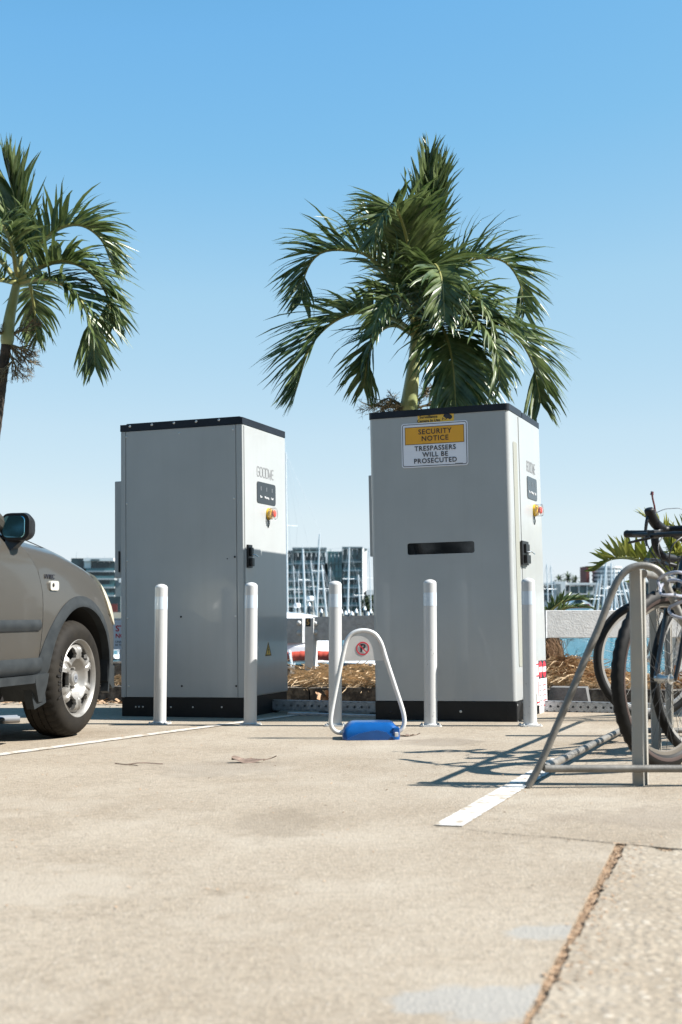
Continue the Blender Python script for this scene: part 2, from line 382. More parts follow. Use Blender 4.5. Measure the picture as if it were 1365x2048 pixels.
K['cable'] = mat('grey_cable_lock', (.30, .31, .36), .35, var=.05, coat=.4)

# ------------------------------------------------------------------ water, far bank
def sheet(name, pts, m, parent=None):
    tr = geometry.tessellate_polygon([[V((p[0], p[1], 0)) for p in pts]])
    return soup(name, pts, [tuple(t) for t in tr], m, parent)
WZ = -1.35
def water_mat():
    ma = bpy.data.materials.new('harbour_water'); ma.use_nodes = True; t = ma.node_tree; N = t.nodes; Lk = t.links; p = N['Principled BSDF']
    p.inputs['Base Color'].default_value = (.045, .19, .25, 1); p.inputs['Roughness'].default_value = .12; p.inputs['IOR'].default_value = 1.33
    tc = N.new('ShaderNodeTexCoord'); mp = N.new('ShaderNodeMapping'); mp.inputs['Scale'].default_value = (.5, 1.6, 1); Lk.new(tc.outputs['Object'], mp.inputs[0])
    n = N.new('ShaderNodeTexNoise'); n.inputs['Scale'].default_value = 1.6; n.inputs['Detail'].default_value = 7; n.inputs['Roughness'].default_value = .65; Lk.new(mp.outputs[0], n.inputs['Vector'])
    b = N.new('ShaderNodeBump'); b.inputs['Strength'].default_value = 1; b.inputs['Distance'].default_value = .35; Lk.new(n.outputs[0], b.inputs['Height']); Lk.new(b.outputs[0], p.inputs['Normal'])
    return ma
setp(sheet('water', [(-900, 8, WZ), (900, 8, WZ), (900, 3000, WZ), (-900, 3000, WZ)], water_mat()), kind='structure')
bm = B(); loft(bm, [[V((-700, 372, WZ - 1)), V((-700, 376, .3)), V((-700, 900, 1.5)), V((-700, 900, WZ - 1))], [V((700, 372, WZ - 1)), V((700, 376, .3)), V((700, 900, 1.5)), V((700, 900, WZ - 1))]])
setp(obj('far_bank', bm, K['shore']), kind='structure')

# ------------------------------------------------------------------ ground: two slabs with an open, dirt-filled joint
J0, J1, J2 = G(1034, 2060), G(1232, 1686), G(1365, 1698)
def kerb_y(x): return 10.25 - .3365 * x
def jag(a, b, n, amp, seed, off=V((0, 0))):
    out = []
    for i in range(n + 1):
        t = i / n; p = a.lerp(b, t); q = noise.noise(V((t * 14, seed, 0))) * .7 + noise.noise(V((t * 55, seed, 3))) * .5
        d = V((-(b - a).y, (b - a).x)).normalized()
        o = p.xy + d * (q * amp) + off; out.append((o.x, o.y))
    return out
Jb = J0 + (J0 - J1).normalized() * 14; Je = J2 + (J2 - J1).normalized() * 40
def gp(l, z=0): return [V((x, y, gz(x) + z)) for x, y in l]
edge1 = jag(Jb, J0, 4, .0, 1)[:-1] + jag(J0, J1, 70, .007, 1)[:-1] + jag(J1, J2, 40, .006, 2)[:-1] + jag(J2, Je, 6, .0, 2)
dn = V((J1.y - J0.y, -(J1.x - J0.x))).normalized() * .021
corner2 = J1 + V((.03, -.018, 0))
e2a = [(x, y) for x, y in jag(Jb + V((dn.x, dn.y, 0)), J0 + V((dn.x, dn.y, 0)), 4, 0, 5)][:-1] + jag(J0 + V((dn.x, dn.y, 0)), corner2, 70, .016, 5)[:-1]
e2b = []
for i in range(41):
    t = i / 40; p = corner2.lerp(J2 + V((0, -.022, 0)), t); hole = .085 * math.exp(-((t - .62) / .16) ** 2) + .02 * math.exp(-((t - .2) / .1) ** 2)
    e2b.append((p.x, p.y - hole * (.6 + .8 * abs(noise.noise(V((t * 20, 9, 0)))))))
e2c = jag(J2 + V((0, -.022, 0)), Je + V((0, -.03, 0)), 6, 0, 3)[1:]
edge2 = e2a + e2b + e2c
far = [(60, kerb_y(60)), (-60, kerb_y(-60))]
def slab(name, outline, edge, m):
    vs_ = gp(outline); tr = [tuple(t) for t in geometry.tessellate_polygon([[V((p.x, p.y, 0)) for p in vs_]])]
    n0 = len(vs_); lo = gp(edge, -.05); up = gp(edge); vs_ += up + lo; k = len(edge)
    tr += [(n0 + i, n0 + i + 1, n0 + k + i + 1, n0 + k + i) for i in range(k - 1)]
    return setp(soup(name, vs_, tr, m), kind='structure')
slab('ground', edge1 + [(60, Je.y)] + far + [(-60, -30), (edge1[0][0], -30)], edge1, K['concrete'])
slab('pavement', edge2 + [(60, e2c[-1][1]), (60, -30), (edge2[0][0], -30)], edge2, K['slab'])
setp(soup('joint_bed', gp([(-8, -14), (.87, -14), (.87, 6), (-8, 6)], -.014), [(0, 1, 2, 3)], K['dirt']), kind='structure')
setp(soup('joint_bed', gp([(.87, -40), (44, -40), (44, 6), (.87, 6)], -.048), [(0, 1, 2, 3)], K['dirt']), kind='structure')
def flakes(name, spots, m, smin, smax, seed, tilt=.6):
    r = random.Random(seed); vs_, fs = [], []
    for p in spots:
        s = r.uniform(smin, smax); a = r.uniform(0, 6.28); x = V((math.cos(a), math.sin(a), r.uniform(-tilt, tilt))) * s; y = V((-math.sin(a), math.cos(a), r.uniform(-tilt, tilt))) * s * r.uniform(.25, .6)
        k = len(vs_); u = V((0, 0, abs(x.z) + s * .12))
        vs_ += [p - x + u, p - y * .9 + u * .8, p + x + u, p + y + u * 1.3]; fs += [(k, k + 1, k + 3), (k + 1, k + 2, k + 3)]
    return setp(soup(name, vs_, fs, m), kind='stuff')
sp = []
for i in range(1900):
    t = rng.random() ** .8; p = J0.lerp(J1, t); q = rng.gauss(0, .012) + (abs(rng.gauss(0, .05)) if i % 5 == 0 else 0)
    sp.append(V((p.x + dn.x / 2 + q, p.y + dn.y / 2 + q * .3, gz(p.x) - (.008 if i % 5 else -.001))))
for i in range(200):
    p = J1.lerp(J2, rng.random() ** 1.3); sp.append(V((p.x + .02, p.y - .03 + rng.gauss(0, .02), gz(p.x) - .007)))
flakes('leaf_litter', sp, K['leaflit'], .002, .009, 3, .2)
# sparse grit, seeds and dry bits lying on the car park
sp = []
for i in range(650):
    Y = 3.0 + 6.5 * rng.random() ** .7; x = rng.uniform(-.28, .28) * Y
    sp.append(V((x, Y, gz(x) + .001)))
flakes('grit', sp, K['leaflit'], .002, .009, 5, .3)

def strip(name, a, b, wd, m, z=.004, n=40, amp=.004):
    d = (b - a).xy.normalized(); q = V((-d.y, d.x)); L, Rr = [], []
    for i in range(n + 1):
        p = a.xy.lerp(b.xy, i / n)
        l = p + q * (wd / 2 + amp * noise.noise(V((i * .9, 1, 2)))); r = p - q * (wd / 2 + amp * noise.noise(V((i * .9, 5, 2))))
        L.append(V((l.x, l.y, gz(l.x) + z))); Rr.append(V((r.x, r.y, gz(r.x) + z)))
    vs_ = L + Rr; k = n + 1
    return setp(soup(name, vs_, [(i, i + 1, k + i + 1, k + i) for i in range(n)], m), kind='structure')
a, b = G(897, 1653), G(1046, 1565); strip('parking_line', a, a + (b - a) * 1.75, .098, K['line'])
a, b = G(0, 1510), G(480, 1445.5); strip('parking_line', a + (a - b) * .6, a + (b - a) * 1.35, .085, K['oldline'])
K['crack'] = mat('crack_dirt', (.05, .04, .03), .95, var=.2)
strip('crack', G(1228, 1687), G(1100, 1674.5), .006, K['crack'], .002, 30, .004); strip('crack', G(1090, 1674), G(985, 1667), .003, K['crack'], .002, 24, .003); strip('crack', G(1050, 1672), G(870, 1653), .002, K['crack'], .002, 24, .002)
def blot(name, pxs, m, z=.003):
    pts = [G(u, v) for u, v in pxs]; out = []
    for i, p in enumerate(pts):
        for t in (0, .25, .5, .75):
            q = p.lerp(pts[(i + 1) % len(pts)], t); o = .02 * noise.noise(V((q.x * 14, q.y * 14, 1)))
            out.append(V((q.x + o, q.y - o, gz(q.x) + z)))
    return setp(sheet(name, out, m), kind='structure')

# ------------------------------------------------------------------ cabinets
def frame_xy(vec_o, yaw, tilt, tp):
    return M.Translation(vec_o) @ M.Rotation(-tilt, 4, 'Y') @ M.Rotation(tp, 4, 'X') @ M.Rotation(yaw, 4, 'Z')
def on_plane(Mx, axis, val, u, v):
    inv = Mx.inverted(); o = inv @ CAMP; d = inv.to_3x3() @ ray(u, v); i = 'xyz'.index(axis); t = (val - o[i]) / d[i]
    return o + d * t
M1 = frame_xy(V((-.655, 9.1016, gz(-.655))), -.332, .015, -.0054)
M2 = frame_xy(V((1.1243, 8.5339, gz(1.1243))), -.3458, .0187, -.0026)
FACE_Y = M(((1, 0, 0, 0), (0, 0, -1, 0), (0, 1, 0, 0), (0, 0, 0, 1)))      # drawing plane (x right, y up) -> front, facing -y
FACE_X = M(((0, 0, 1, 0), (1, 0, 0, 0), (0, 1, 0, 0), (0, 0, 0, 1)))       # drawing plane -> door side, facing +x
def screw_mesh():
    bm = B(); lathe(bm, [(.0075, 0), (.0075, .002), (.0055, .0035), (.0035, .0035), (.003, .0015), (0, .0015)], 12); return bm
_scr = obj('screw', screw_mesh(), [K['silver']]); SCREW = _scr.data; bpy.data.objects.remove(_scr)
_scr = obj('screw', screw_mesh(), [K['black']]); SCREWD = _scr.data; bpy.data.objects.remove(_scr)
def screw(parent, p, me=None, axis='y', s=1):
    o = link('screw', me or SCREW, parent); o.location = p
    o.rotation_euler = (R(90), 0, 0) if axis == 'y' else (0, R(90), 0); o.scale = (s, s, s); return o
LOGO = {'G': ([(.8, .82), (.66, 1), (.15, 1), (0, .85), (0, .15), (.15, 0), (.65, 0), (.8, .15), (.8, .48), (.42, .48)], False),
        'O': ([(.15, 1), (0, .85), (0, .15), (.15, 0), (.65, 0), (.8, .15), (.8, .85), (.65, 1)], True),
        'D': ([(0, 1), (0, 0), (.6, 0), (.8, .2), (.8, .8), (.6, 1)], True),
        'W': ([(0, 1), (0, .2), (.14, 0), (.42, .55), (.66, 0), (.84, 1)], False),
        'E': ([(.72, 1), (.15, 1), (0, .85), (0, .15), (.15, 0), (.72, 0)], False)}
def logo(parent, x0, z0, wd, ht, xoff):
    bm = B(); adv = wd / 6.02; sx = adv * 1.02
    for i, ch in enumerate('GOODWE'):
        pts, cl = LOGO[ch]
        ribbon(bm, [(x0 + i * adv * 1.02 + px_ * sx * .95, z0 + py * ht) for px_, py in pts], .0085, .0005, .0015, cl, FACE_X)
        if ch == 'E': ribbon(bm, [(x0 + i * adv * 1.02 + .1 * sx, z0 + .5 * ht), (x0 + i * adv * 1.02 + .62 * sx, z0 + .5 * ht)], .0085, .0005, .0015, False, FACE_X)
    o = obj('logo', bm, K['greyprint'], parent, 0); o.location = (xoff, 0, 0); return o
def door_kit(root, Mx, X, logo_px, disp_px, stop_px, hand_px):
    """display, stop button and handle on the sunny door; positions measured on the door plane"""
    q = lambda u, v: on_plane(Mx, 'x', X, u, v)
    a, b = q(*logo_px[0]), q(*logo_px[1]); logo(root, a.y, (a.z + b.z) / 2 - .033, b.y - a.y, .066, X)
    a, b = q(*disp_px[0]), q(*disp_px[1]); zc = (a.z + b.z) / 2; hz = disp_px[2] / 2
    bm = B(); prism(bm, rrect(a.y, zc - hz, b.y, zc + hz, .022), 0, .004, FACE_X); d = obj('display', bm, K['gloss'], root); d.location.x = X
    for k, yy in enumerate((.2, .5, .8)):
        bm = B(); cy = a.y + (b.y - a.y) * yy
        prism(bm, rrect(cy - .009, zc + .015, cy + .009, zc + .045, .004), .0042, .0048, FACE_X); obj('indicator', bm, K['dim'], d)
    for s, yy in (('Run', .2), ('Warning', .5), ('Fault', .8)):
        text('lettering', s, .024, FACE_X @ M.Translation((a.y + (b.y - a.y) * yy, zc - .03, .0055)), K['whiteprint'], d)
    c = q(*stop_px); T = M.Translation((X, c.y, c.z)) @ M.Rotation(R(90), 4, 'Y')
    bm = B(); lathe(bm, [(0, 0), (.042, 0), (.044, .010), (.035, .028), (.026, .032), (0, .032)], 24, T); st = obj('stop_button', bm, K['stopyel'], root)
    bm = B(); lathe(bm, [(.016, .034), (.016, .038), (.025, .042), (.026, .050), (.020, .055), (0, .056)], 24, T); obj('push_head', bm, K['stopred'], st)
    bm = B(); lathe(bm, [(.041, .010), (.043, .010), (.043, .056), (.040, .059), (.040, .057), (.041, .055), (.041, .010)], 24, T); obj('guard_ring', bm, K['clear'], st)
    bm = B(); tube(bm, [(X + .004, c.y - .01, c.z - .045), (X + .01, c.y - .012, c.z - .075), (X + .003, c.y - .008, c.z - .10)], .003, 6); obj('tag_cord', bm, K['black'], st)
    a, b = q(*hand_px[0]), q(*hand_px[1])
    bm = B(); box(bm, (X, a.y, b.z), (X + .014, b.y, a.z), .003)
    hd = obj('door_handle', bm, K['black'], root)
    bm = B(); wy = (b.y - a.y); box(bm, (X + .015, a.y + wy * .2, b.z + .01), (X + .036, b.y - wy * .2, b.z + (a.z - b.z) * .42), .004); box(bm, (X + .015, a.y + wy * .25, b.z + (a.z - b.z) * .5), (X + .03, b.y - wy * .2, a.z - .02), .004)
    obj('lever', bm, K['black'], hd)
    bm = B(); zc = (a.z + b.z) / 2; tube(bm, [(X + .02, a.y + wy * .5, zc + .005), (X + .045, a.y + wy * .6, zc + .01), (X + .05, b.y + .012, zc - .004)], .004, 6); obj('padlock', bm, K['chrome'], hd)

# --- cabinet with the seamed, screwed-on side sheet
W1, D1, H1, HB1 = .945, .807, 2.07, .138
cab = thing('battery_cabinet', 'grey cabinet with screwed-on seamed side sheet and half shaded door, farther from the security notice', 'cabinet', mat4=M1, group='power cabinets')
bm = B(); box(bm, (-W1 + .004, .004, -.06), (-.004, D1 - .004, HB1 - .003), .004); pl = obj('plinth', bm, K['cabdark'], cab)
bm = B(); vbox(bm, (-W1, .008, HB1), (0, D1, H1 - .048), .010, 4); obj('shell', bm, K['cab'], cab, 35)
zt, zb = H1 - .05, HB1 + .001
xs0, xs1 = -W1 + .041, -.049
for x0, x1 in ((-W1 + .0015, xs0 - .0025), (xs1 + .0025, -.0015)):
    bm = B(); vbox(bm, (x0, 0, zb), (x1, .0078, zt), .003, 2); obj('corner_post', bm, K['cab'], cab, 35)
bm = B(); box(bm, (xs0 + .0025, .0005, zb), (xs1 - .0025, .0078, zt), .0015); obj('side_panel', bm, K['cab'], cab, 35)
bm = B(); vbox(bm, (-W1 - .004, -.004, H1 - .047), (.004, D1 + .004, H1), .006, 2); box(bm, (-W1 + .03, .03, H1), (-.03, D1 - .03, H1 + .012), .003); cp = obj('roof_cap', bm, K['cap'], cab)
bm = B(); box(bm, (0, .022, HB1 + .006), (.006, D1 - .012, H1 - .056), .003); obj('door', bm, K['cab'], cab, 35)
def zpx(X, Y): return (220 + X / 3.1025, 820 + Y / 3.1025)
for X, Y, dk in ((104, 167, 0), (432, 145, 0), (766, 121, 0), (106, 581, 0), (771, 548, 0), (108, 936, 0), (776, 911, 1), (729, 923, 2), (110, 1291, 0), (780, 1278, 0), (442, 1283, 1), (118, 1713, 0), (447, 1713, 1), (785, 1713, 1)):
    p = on_plane(M1, 'y', 0, *zpx(X, Y)); screw(cab, (p.x, .0005, p.z), SCREWD if dk else SCREW, s=.6 if dk == 2 else 1)
for X, Y in ((127, 102), (263, 92), (400, 81), (538, 72), (679, 62)):
    p = on_plane(M1, 'y', 0, *zpx(X, Y)); screw(cp, (p.x, -.0038, p.z), s=1.15)
for X, Y in ((162, 1842), (182, 1842), (206, 1842), (380, 1844), (516, 1844), (695, 1844)):
    p = on_plane(M1, 'y', .004, *zpx(X, Y)); screw(pl, (p.x, .004, p.z), s=.8)
door_kit(cab, M1, .006, ((514.5, 944), (548.5, 949)), ((514, 985), (550.8, 990), .152), (537, 1028), ((493.5, 1089), (502.5, 1136)))
a = on_plane(M1, 'x', .006, 537, 1299)
bm = B(); hw = .058
prism(bm, [(a.y - hw, a.z - .045), (a.y + hw, a.z - .045), (a.y, a.z + .055)], 0, .0012, FACE_X); wl = obj('warning_label', bm, K['yellow'], cab, 0); wl.location.x = .006
bm = B(); ribbon(bm, [(a.y - hw * .86, a.z - .040), (a.y + hw * .86, a.z - .040), (a.y, a.z + .045)], .007, .0014, .002, True, FACE_X)
ribbon(bm, [(a.y + .006, a.z + .022), (a.y - .010, a.z - .004), (a.y + .010, a.z - .002), (a.y - .004, a.z - .028)], .006, .0014, .002, False, FACE_X)
o = obj('bolt_symbol', bm, K['print'], wl, 0)
bm = B(); box(bm, (-W1 - .082, .06, .98), (-W1, D1 - .1, 1.675), .006); ac = obj('air_conditioner', bm, K['cab'], cab)
bm = B(); box(bm, (-W1 - .046, .046, 1.02), (-W1 - .036, .058, 1.17), .002); obj('gasket', bm, K['black'], ac)

# --- cabinet with the security notice
W2, D2, H2, HB2 = .956, .998, 2.056, .131
cab2 = thing('inverter_cabinet', 'white cabinet with the amber and white security notice and dark window slot', 'cabinet', mat4=M2, group='power cabinets')
bm = B(); box(bm, (-W2 + .003, .003, -.06), (-.002, D2 - .003, HB2 - .004), .003); pl2 = obj('plinth', bm, K['cabdark'], cab2)
bm = B(); box(bm, (-.060, -.001, -.05), (-.004, .0028, HB2 - .006), .001); box(bm, (-.0018, .006, -.05), (.0012, .20, HB2 - .006), .001); box(bm, (-.0018, .204, -.05), (.0012, D2 - .01, HB2 - .006), .001); obj('corner_plate', bm, K['cabdark'], pl2)
bm = B(); vbox(bm, (-W2, 0, HB2), (0, D2, H2 - .045), .030, 6)
shell2 = obj('shell', bm, K['cab'], cab2, 40)
a, b = on_plane(M2, 'y', 0, 815.5, 1110), on_plane(M2, 'y', 0, 949, 1081)
# window slot: real recess, cut out of the front, with a glass pane set back in it
bm = B(); prism(bm, rrect(a.x, a.z, b.x, b.z - .003, .014), -.02, .03, M(((1, 0, 0, 0), (0, 0, 1, 0), (0, 1, 0, 0), (0, 0, 0, 1)))); cut = obj('cutter', bm, K['cab'])
cut.matrix_world = M2
bpy.context.view_layer.update()
md = shell2.modifiers.new('b', 'BOOLEAN'); md.object = cut; md.operation = 'DIFFERENCE'; md.solver = 'EXACT'
me = bpy.data.meshes.new_from_object(shell2.evaluated_get(bpy.context.evaluated_depsgraph_get())); shell2.modifiers.clear(); shell2.data = me; me.set_sharp_from_angle(angle=R(40)); shell2.modifiers.new('weighted', 'WEIGHTED_NORMAL').keep_sharp = True
bpy.data.objects.remove(cut)
bm = B(); box(bm, (a.x - .002, .006, a.z - .002), (b.x + .002, .012, b.z + .002)); obj('window', bm, K['gloss'], cab2, 0)
bm = B(); vbox(bm, (-W2 - .004, -.004, H2 - .044), (.004, D2 * .42, H2), .028, 5); vbox(bm, (-W2 - .002, D2 * .42 + .003, H2 - .044), (.002, D2 + .004, H2 - .004), .004, 2); obj('roof_cap', bm, K['cap'], cab2)
bm = B(); box(bm, (0, .285, HB2 + .006), (.005, D2 - .022, H2 - .052), .0025); obj('door', bm, K['cab'], cab2, 35)
a, b = on_plane(M2, 'x', 0, 1025.5, 882), on_plane(M2, 'x', 0, 1043.5, 1333)
ya, yb = on_plane(M2, 'x', 0, 1029, 1000).y, on_plane(M2, 'x', 0, 1036.5, 1000).y
def vent_mat():
    ma = K['vent']; t = ma.node_tree; N = t.nodes; p = N['Principled BSDF']; tc = N.new('ShaderNodeTexCoord'); vo = N.new('ShaderNodeTexVoronoi'); vo.inputs['Scale'].default_value = 130; vo.inputs['Randomness'].default_value = 0
    t.links.new(tc.outputs['Object'], vo.inputs['Vector']); cr = N.new('ShaderNodeValToRGB'); cr.color_ramp.elements[0].position = .3; cr.color_ramp.elements[0].color = (.08, .08, .065, 1); cr.color_ramp.elements[1].position = .5; cr.color_ramp.elements[1].color = (.27, .275, .24, 1)
    t.links.new(vo.outputs['Distance'], cr.inputs[0]); t.links.new(cr.outputs[0], p.inputs['Base Color'])
vent_mat()
bm = B(); prism(bm, rrect(ya, b.z, yb, a.z, .02), 0, .003, FACE_X); obj('vent_grille', bm, K['vent'], cab2)
door_kit(cab2, M2, .005, ((1053.5, 934), (1071, 937)), ((1054.5, 975), (1073.3, 980), .152), (1068.5, 1021), ((1041, 1081), (1055, 1131)))
for u, v, dk in ((866, 1421, 0), (922, 1423, 0), (782, 1424, 1), (1046, 1421, 0)):
    p = on_plane(M2, 'y', .003, u, v)
    if p.x < -.02: screw(pl2, (p.x, .003, p.z), SCREWD if dk else SCREW, s=1.1)
for y, z in ((.02, .105), (.18, .112), (.02, .0), (.18, .012), (D2 - .03, .11)): screw(pl2, (.0012, y, z), axis='x', s=.9)
# security notice
ul, ur, ll = on_plane(M2, 'y', 0, 803, 848.5), on_plane(M2, 'y', 0, 935.5, 840), on_plane(M2, 'y', 0, 805, 937)
sx0, sx1, sz1, sz0 = ul.x, ur.x, (ul.z + ur.z) / 2, ll.z
rot = math.atan2(ur.z - ul.z, ur.x - ul.x); cxs, czs = (sx0 + sx1) / 2, (sz0 + sz1) / 2; sw, sh = sx1 - sx0, sz1 - sz0 
SP = FACE_Y @ M.Translation((cxs, czs, 0)) @ M.Rotation(rot, 4, 'Z')
bm = B(); prism(bm, rrect(-sw / 2, -sh / 2, sw / 2, sh / 2, .018), .0005, .004, SP); sg = obj('security_sign', bm, K['signwhite'], cab2)
bm = B(); ribbon(bm, rrect(-sw / 2 + .009, -sh / 2 + .009, sw / 2 - .009, sh / 2 - .009, .012), .004, .0042, .005, True, SP); obj('border', bm, K['print'], sg, 0)
yt, ym = sh / 2 - .028, sh * .02
bm = B(); prism(bm, [(-sw / 2 + .026, ym), (sw / 2 - .026, ym), (sw / 2 - .026, yt), (-sw / 2 + .026, yt)], .0042, .0048, SP); obj('header', bm, K['amber'], sg, 0)
bm = B(); ribbon(bm, [(-sw / 2 + .026, ym), (sw / 2 - .026, ym), (sw / 2 - .026, yt), (-sw / 2 + .026, yt)], .003, .005, .0056, True, SP); obj('border', bm, K['print'], sg, 0)
hy = yt - ym
for s, yy, sz, k in (('SECURITY', ym + hy * .70, .047, 1.0), ('NOTICE', ym + hy * .30, .047, 1.0), ('TRESPASSERS', -sh * .085, .045, .98), ('WILL BE', -sh * .225, .045, .98), ('PROSECUTED', -sh * .365, .045, .98)):
    text('lettering', s, sz, SP @ M.Translation((.004, yy, .0062)), K['print'], sg, .012, k, space=1.12)
text('lettering', 'WWW.SIGNS', .010, SP @ M.Translation((sw * .38, -sh * .45, .005)), K['print'], sg, 0) if False else None
bm = B(); box(bm, (-.0, -.002, .0042), (.055, .002, .0048), mat4=SP @ M.Translation((sw * .30, -sh * .452, 0))); obj('fine_print', bm, K['greyprint'], sg, 0)
# surveillance sticker
a, b = on_plane(M2, 'y', 0, 836, 846), on_plane(M2, 'y', 0, 908, 823.5)
SQ = FACE_Y @ M.Translation(((a.x + b.x) / 2, (a.z + b.z) / 2 - .004, 0)) @ M.Rotation(0, 4, 'Z'); w2, h2 = (b.x - a.x), .060
bm = B(); prism(bm, rrect(-w2 / 2, -h2 / 2, w2 / 2, h2 / 2, .003), .0003, .0010, SQ); sk = obj('camera_sticker', bm, K['yellow'], cab2, 0)
text('lettering', 'Surveillance', .026, SQ @ M.Translation((-w2 * .2, h2 * .17, .0022)), K['print'], sk, .018)
text('lettering', 'Camera In Use', .026, SQ @ M.Translation((-w2 * .2, -h2 * .25, .0022)), K['print'], sk, .018)
bm = B()
T = SQ @ M.Translation((w2 * .32, h2 * .08, 0)) @ M.Rotation(R(-14), 4, 'Z')
prism(bm, [(-.028, -.004), (-.022, .018), (.012, .019), (.032, .010), (.034, -.004), (.022, -.016), (.006, -.012), (-.010, -.012)], .0012, .0018, T)
prism(bm, [(-.030, -.030), (-.026, -.030), (-.026, -.022), (-.004, -.022), (.004, -.014), (-.002, -.013), (-.008, -.018), (-.026, -.018), (-.026, -.010), (-.030, -.010)], .0012, .0018, T); obj('camera_symbol', bm, K['print'], sk, 0)
# danger labels low on the door side
q = lambda u, v: on_plane(M2, 'x', .005, u, v)
for i, (u0, u1, v0, v1) in enumerate(((1073.6, 1077.3, 1322, 1359), (1077.9, 1084.7, 1320, 1370), (1085.3, 1092.3, 1319.5, 1367))):
    a, b = q(u0, v1), q(u1, v0); zt2, zb2 = b.z, b.z - (.30, .40, .40)[i]
    bm = B(); prism(bm, [(a.y, zb2), (b.y, zb2), (b.y, zt2), (a.y, zt2)], .0003, .0012, FACE_X); lb = obj('danger_label', bm, K['pinkwhite'], cab2, 0); lb.location.x = .005
    if i:
        hh = .125; bm = B(); prism(bm, [(a.y, zt2 - hh), (b.y, zt2 - hh), (b.y, zt2), (a.y, zt2)], .0014, .0018, FACE_X); obj('label_header', bm, K['print'], lb, 0)
        cy, cz, rr = (a.y + b.y) / 2, zt2 - hh / 2, min(hh, b.y - a.y) * .46
        bm = B(); prism(bm, circ(cy, cz, rr, 20), .002, .0024, FACE_X); obj('red_disc', bm, K['red'], lb, 0)
        bm = B(); box(bm, (cy - rr * .95, cz - rr * .3, .0026), (cy + rr * .95, cz + rr * .3, .003), mat4=FACE_X); obj('white_bar', bm, K['pinkwhite'], lb, 0)
        bm = B()
        for k in range(5): box(bm, (a.y + .01, zt2 - hh - .05 - k * .035, .0014), (a.y + (b.y - a.y) * rng.uniform(.6, .9), zt2 - hh - .042 - k * .035, .0018), mat4=FACE_X)
        obj('fine_print', bm, K['red' if i == 2 else 'greyprint'], lb, 0)
    else:
        bm = B()
        for z in (zt2 - .02, zt2 - .10, zb2 + .02): box(bm, (a.y, z - .006, .0014), (b.y, z + .005, .0018), mat4=FACE_X)
        box(bm, ((a.y + b.y) / 2, zb2 + .06, .0014), ((a.y + b.y) / 2 + .02, zt2 - .14, .0018), mat4=FACE_X); obj('fine_print', bm, K['red'], lb, 0)
bm = B(); box(bm, (-W2 - .032, .06, 1.09), (-W2, D2 - .1, 1.64), .004); obj('air_conditioner', bm, K['cab'], cab2)

# ------------------------------------------------------------------ bollards
bol = [(320, 8.72, 'white bollard before the seamed cabinet, nearest the parked car'), (501, 8.54, 'white bollard at the near corner of the seamed cabinet'),
       (671, 8.42, 'white bollard behind the no-parking barrier'), (862, 8.32, 'white bollard below the dark window slot of the notice cabinet'),
       (1061, 8.24, 'white bollard beside the cabinet door, nearest the bike rack')]
def make_bollard(label, scuffs=False):
    t = thing('bollard', label, 'bollard', group='white bollards in a row')
    bm = B(); r = .0415; lathe(bm, [(r, 0), (r, .885), (r * .97, .893), (r * .80, .902), (r * .45, .909), (0, .912)], 32); ps = obj('post', bm, K['bollard'], t, 50)
    bm = B(); lathe(bm, [(r + .0008, .745), (r + .0008, .828)], 32); obj('reflective_band', bm, K['band'], t)
    bm = B(); vbox(bm, (-.066, -.066, -.02), (.066, .066, .007), .02, 4)
    fl = obj('base_flange', bm, K['bollard'], t)
    bm = B(); lathe(bm, [(r, .010), (r + .006, .010), (r, .018)], 24); obj('weld_seam', bm, K['bollard'], t)
    for x, y in ((-1, -1), (1, -1), (1, 1), (-1, 1)):
        bm = B(); lathe(bm, [(.006, .007), (.006, .012), (.004, .016), (0, .016)], 8, M.Translation((x * .052, y * .052, 0))); obj('anchor_bolt', bm, K['silver'], fl)
    return t
def copy_tree(o, parent=None):
    c = o.copy(); C.objects.link(c); c.parent = parent
    for ch in list(o.children): copy_tree(ch, c)
    return c
b0 = make_bollard(bol[0][2])
for i, (u, Y, lab) in enumerate(bol):
    t = b0 if i == 0 else copy_tree(b0)
    p = P(u, 1445, Y); t.location = (p.x, Y, gz(p.x)); t['label'] = lab; t.rotation_euler = (0, (.002, .002, -.001, -.001, -.005)[i], -.2 + .07 * i)
    if i >= 2:
        r_ = random.Random(i); vs_, fs = [], []
        for k in range(16):
            a = r_.uniform(math.pi * .95, math.pi * 1.9); z = .06 + .5 * r_.random() ** 2; s = r_.uniform(.002, .006); ww = r_.uniform(.02, .09)
            n = len(vs_)
            for aa, zz in ((a, z), (a + ww, z + s * .3), (a + ww, z + s), (a, z + s * 1.2)): vs_.append(V((.0421 * math.cos(aa), .0421 * math.sin(aa), zz)))
            fs.append((n, n + 1, n + 2, n + 3))
        soup('scuff', vs_, fs, K['scuff'], t)

# ------------------------------------------------------------------ no-parking flip barrier
YB = 7.56
pb = P(735, 1477, YB)
bar = thing('parking_barrier', 'white hoop parking barrier with crossed P sign on a blue base', 'barrier', (pb.x, YB, gz(pb.x)))
def L2(u, v, dy=0): q = P(u, v, YB + dy); return q - V(bar.location)
hp = [(700, 1466), (685, 1465.5), (673.7, 1464), (665.5, 1457), (662, 1447), (662.7, 1430.5), (668, 1400), (675, 1364.5), (682, 1331), (688, 1303), (694, 1281), (703, 1269), (714, 1263), (727, 1261), (740, 1263), (752, 1270), (763, 1287), (772, 1316), (783, 1350), (795, 1386.5), (804, 1414), (808.5, 1432), (809, 1446), (804, 1458), (792, 1465.6), (783.6, 1466), (770, 1466)]
lean = lambda v: (1466 - v) / 205 * .02
bm = B(); tube(bm, spline([L2(u, v, lean(v)) for u, v in hp], 120), .0128, 12); obj('hoop', bm, K['alu'], bar)
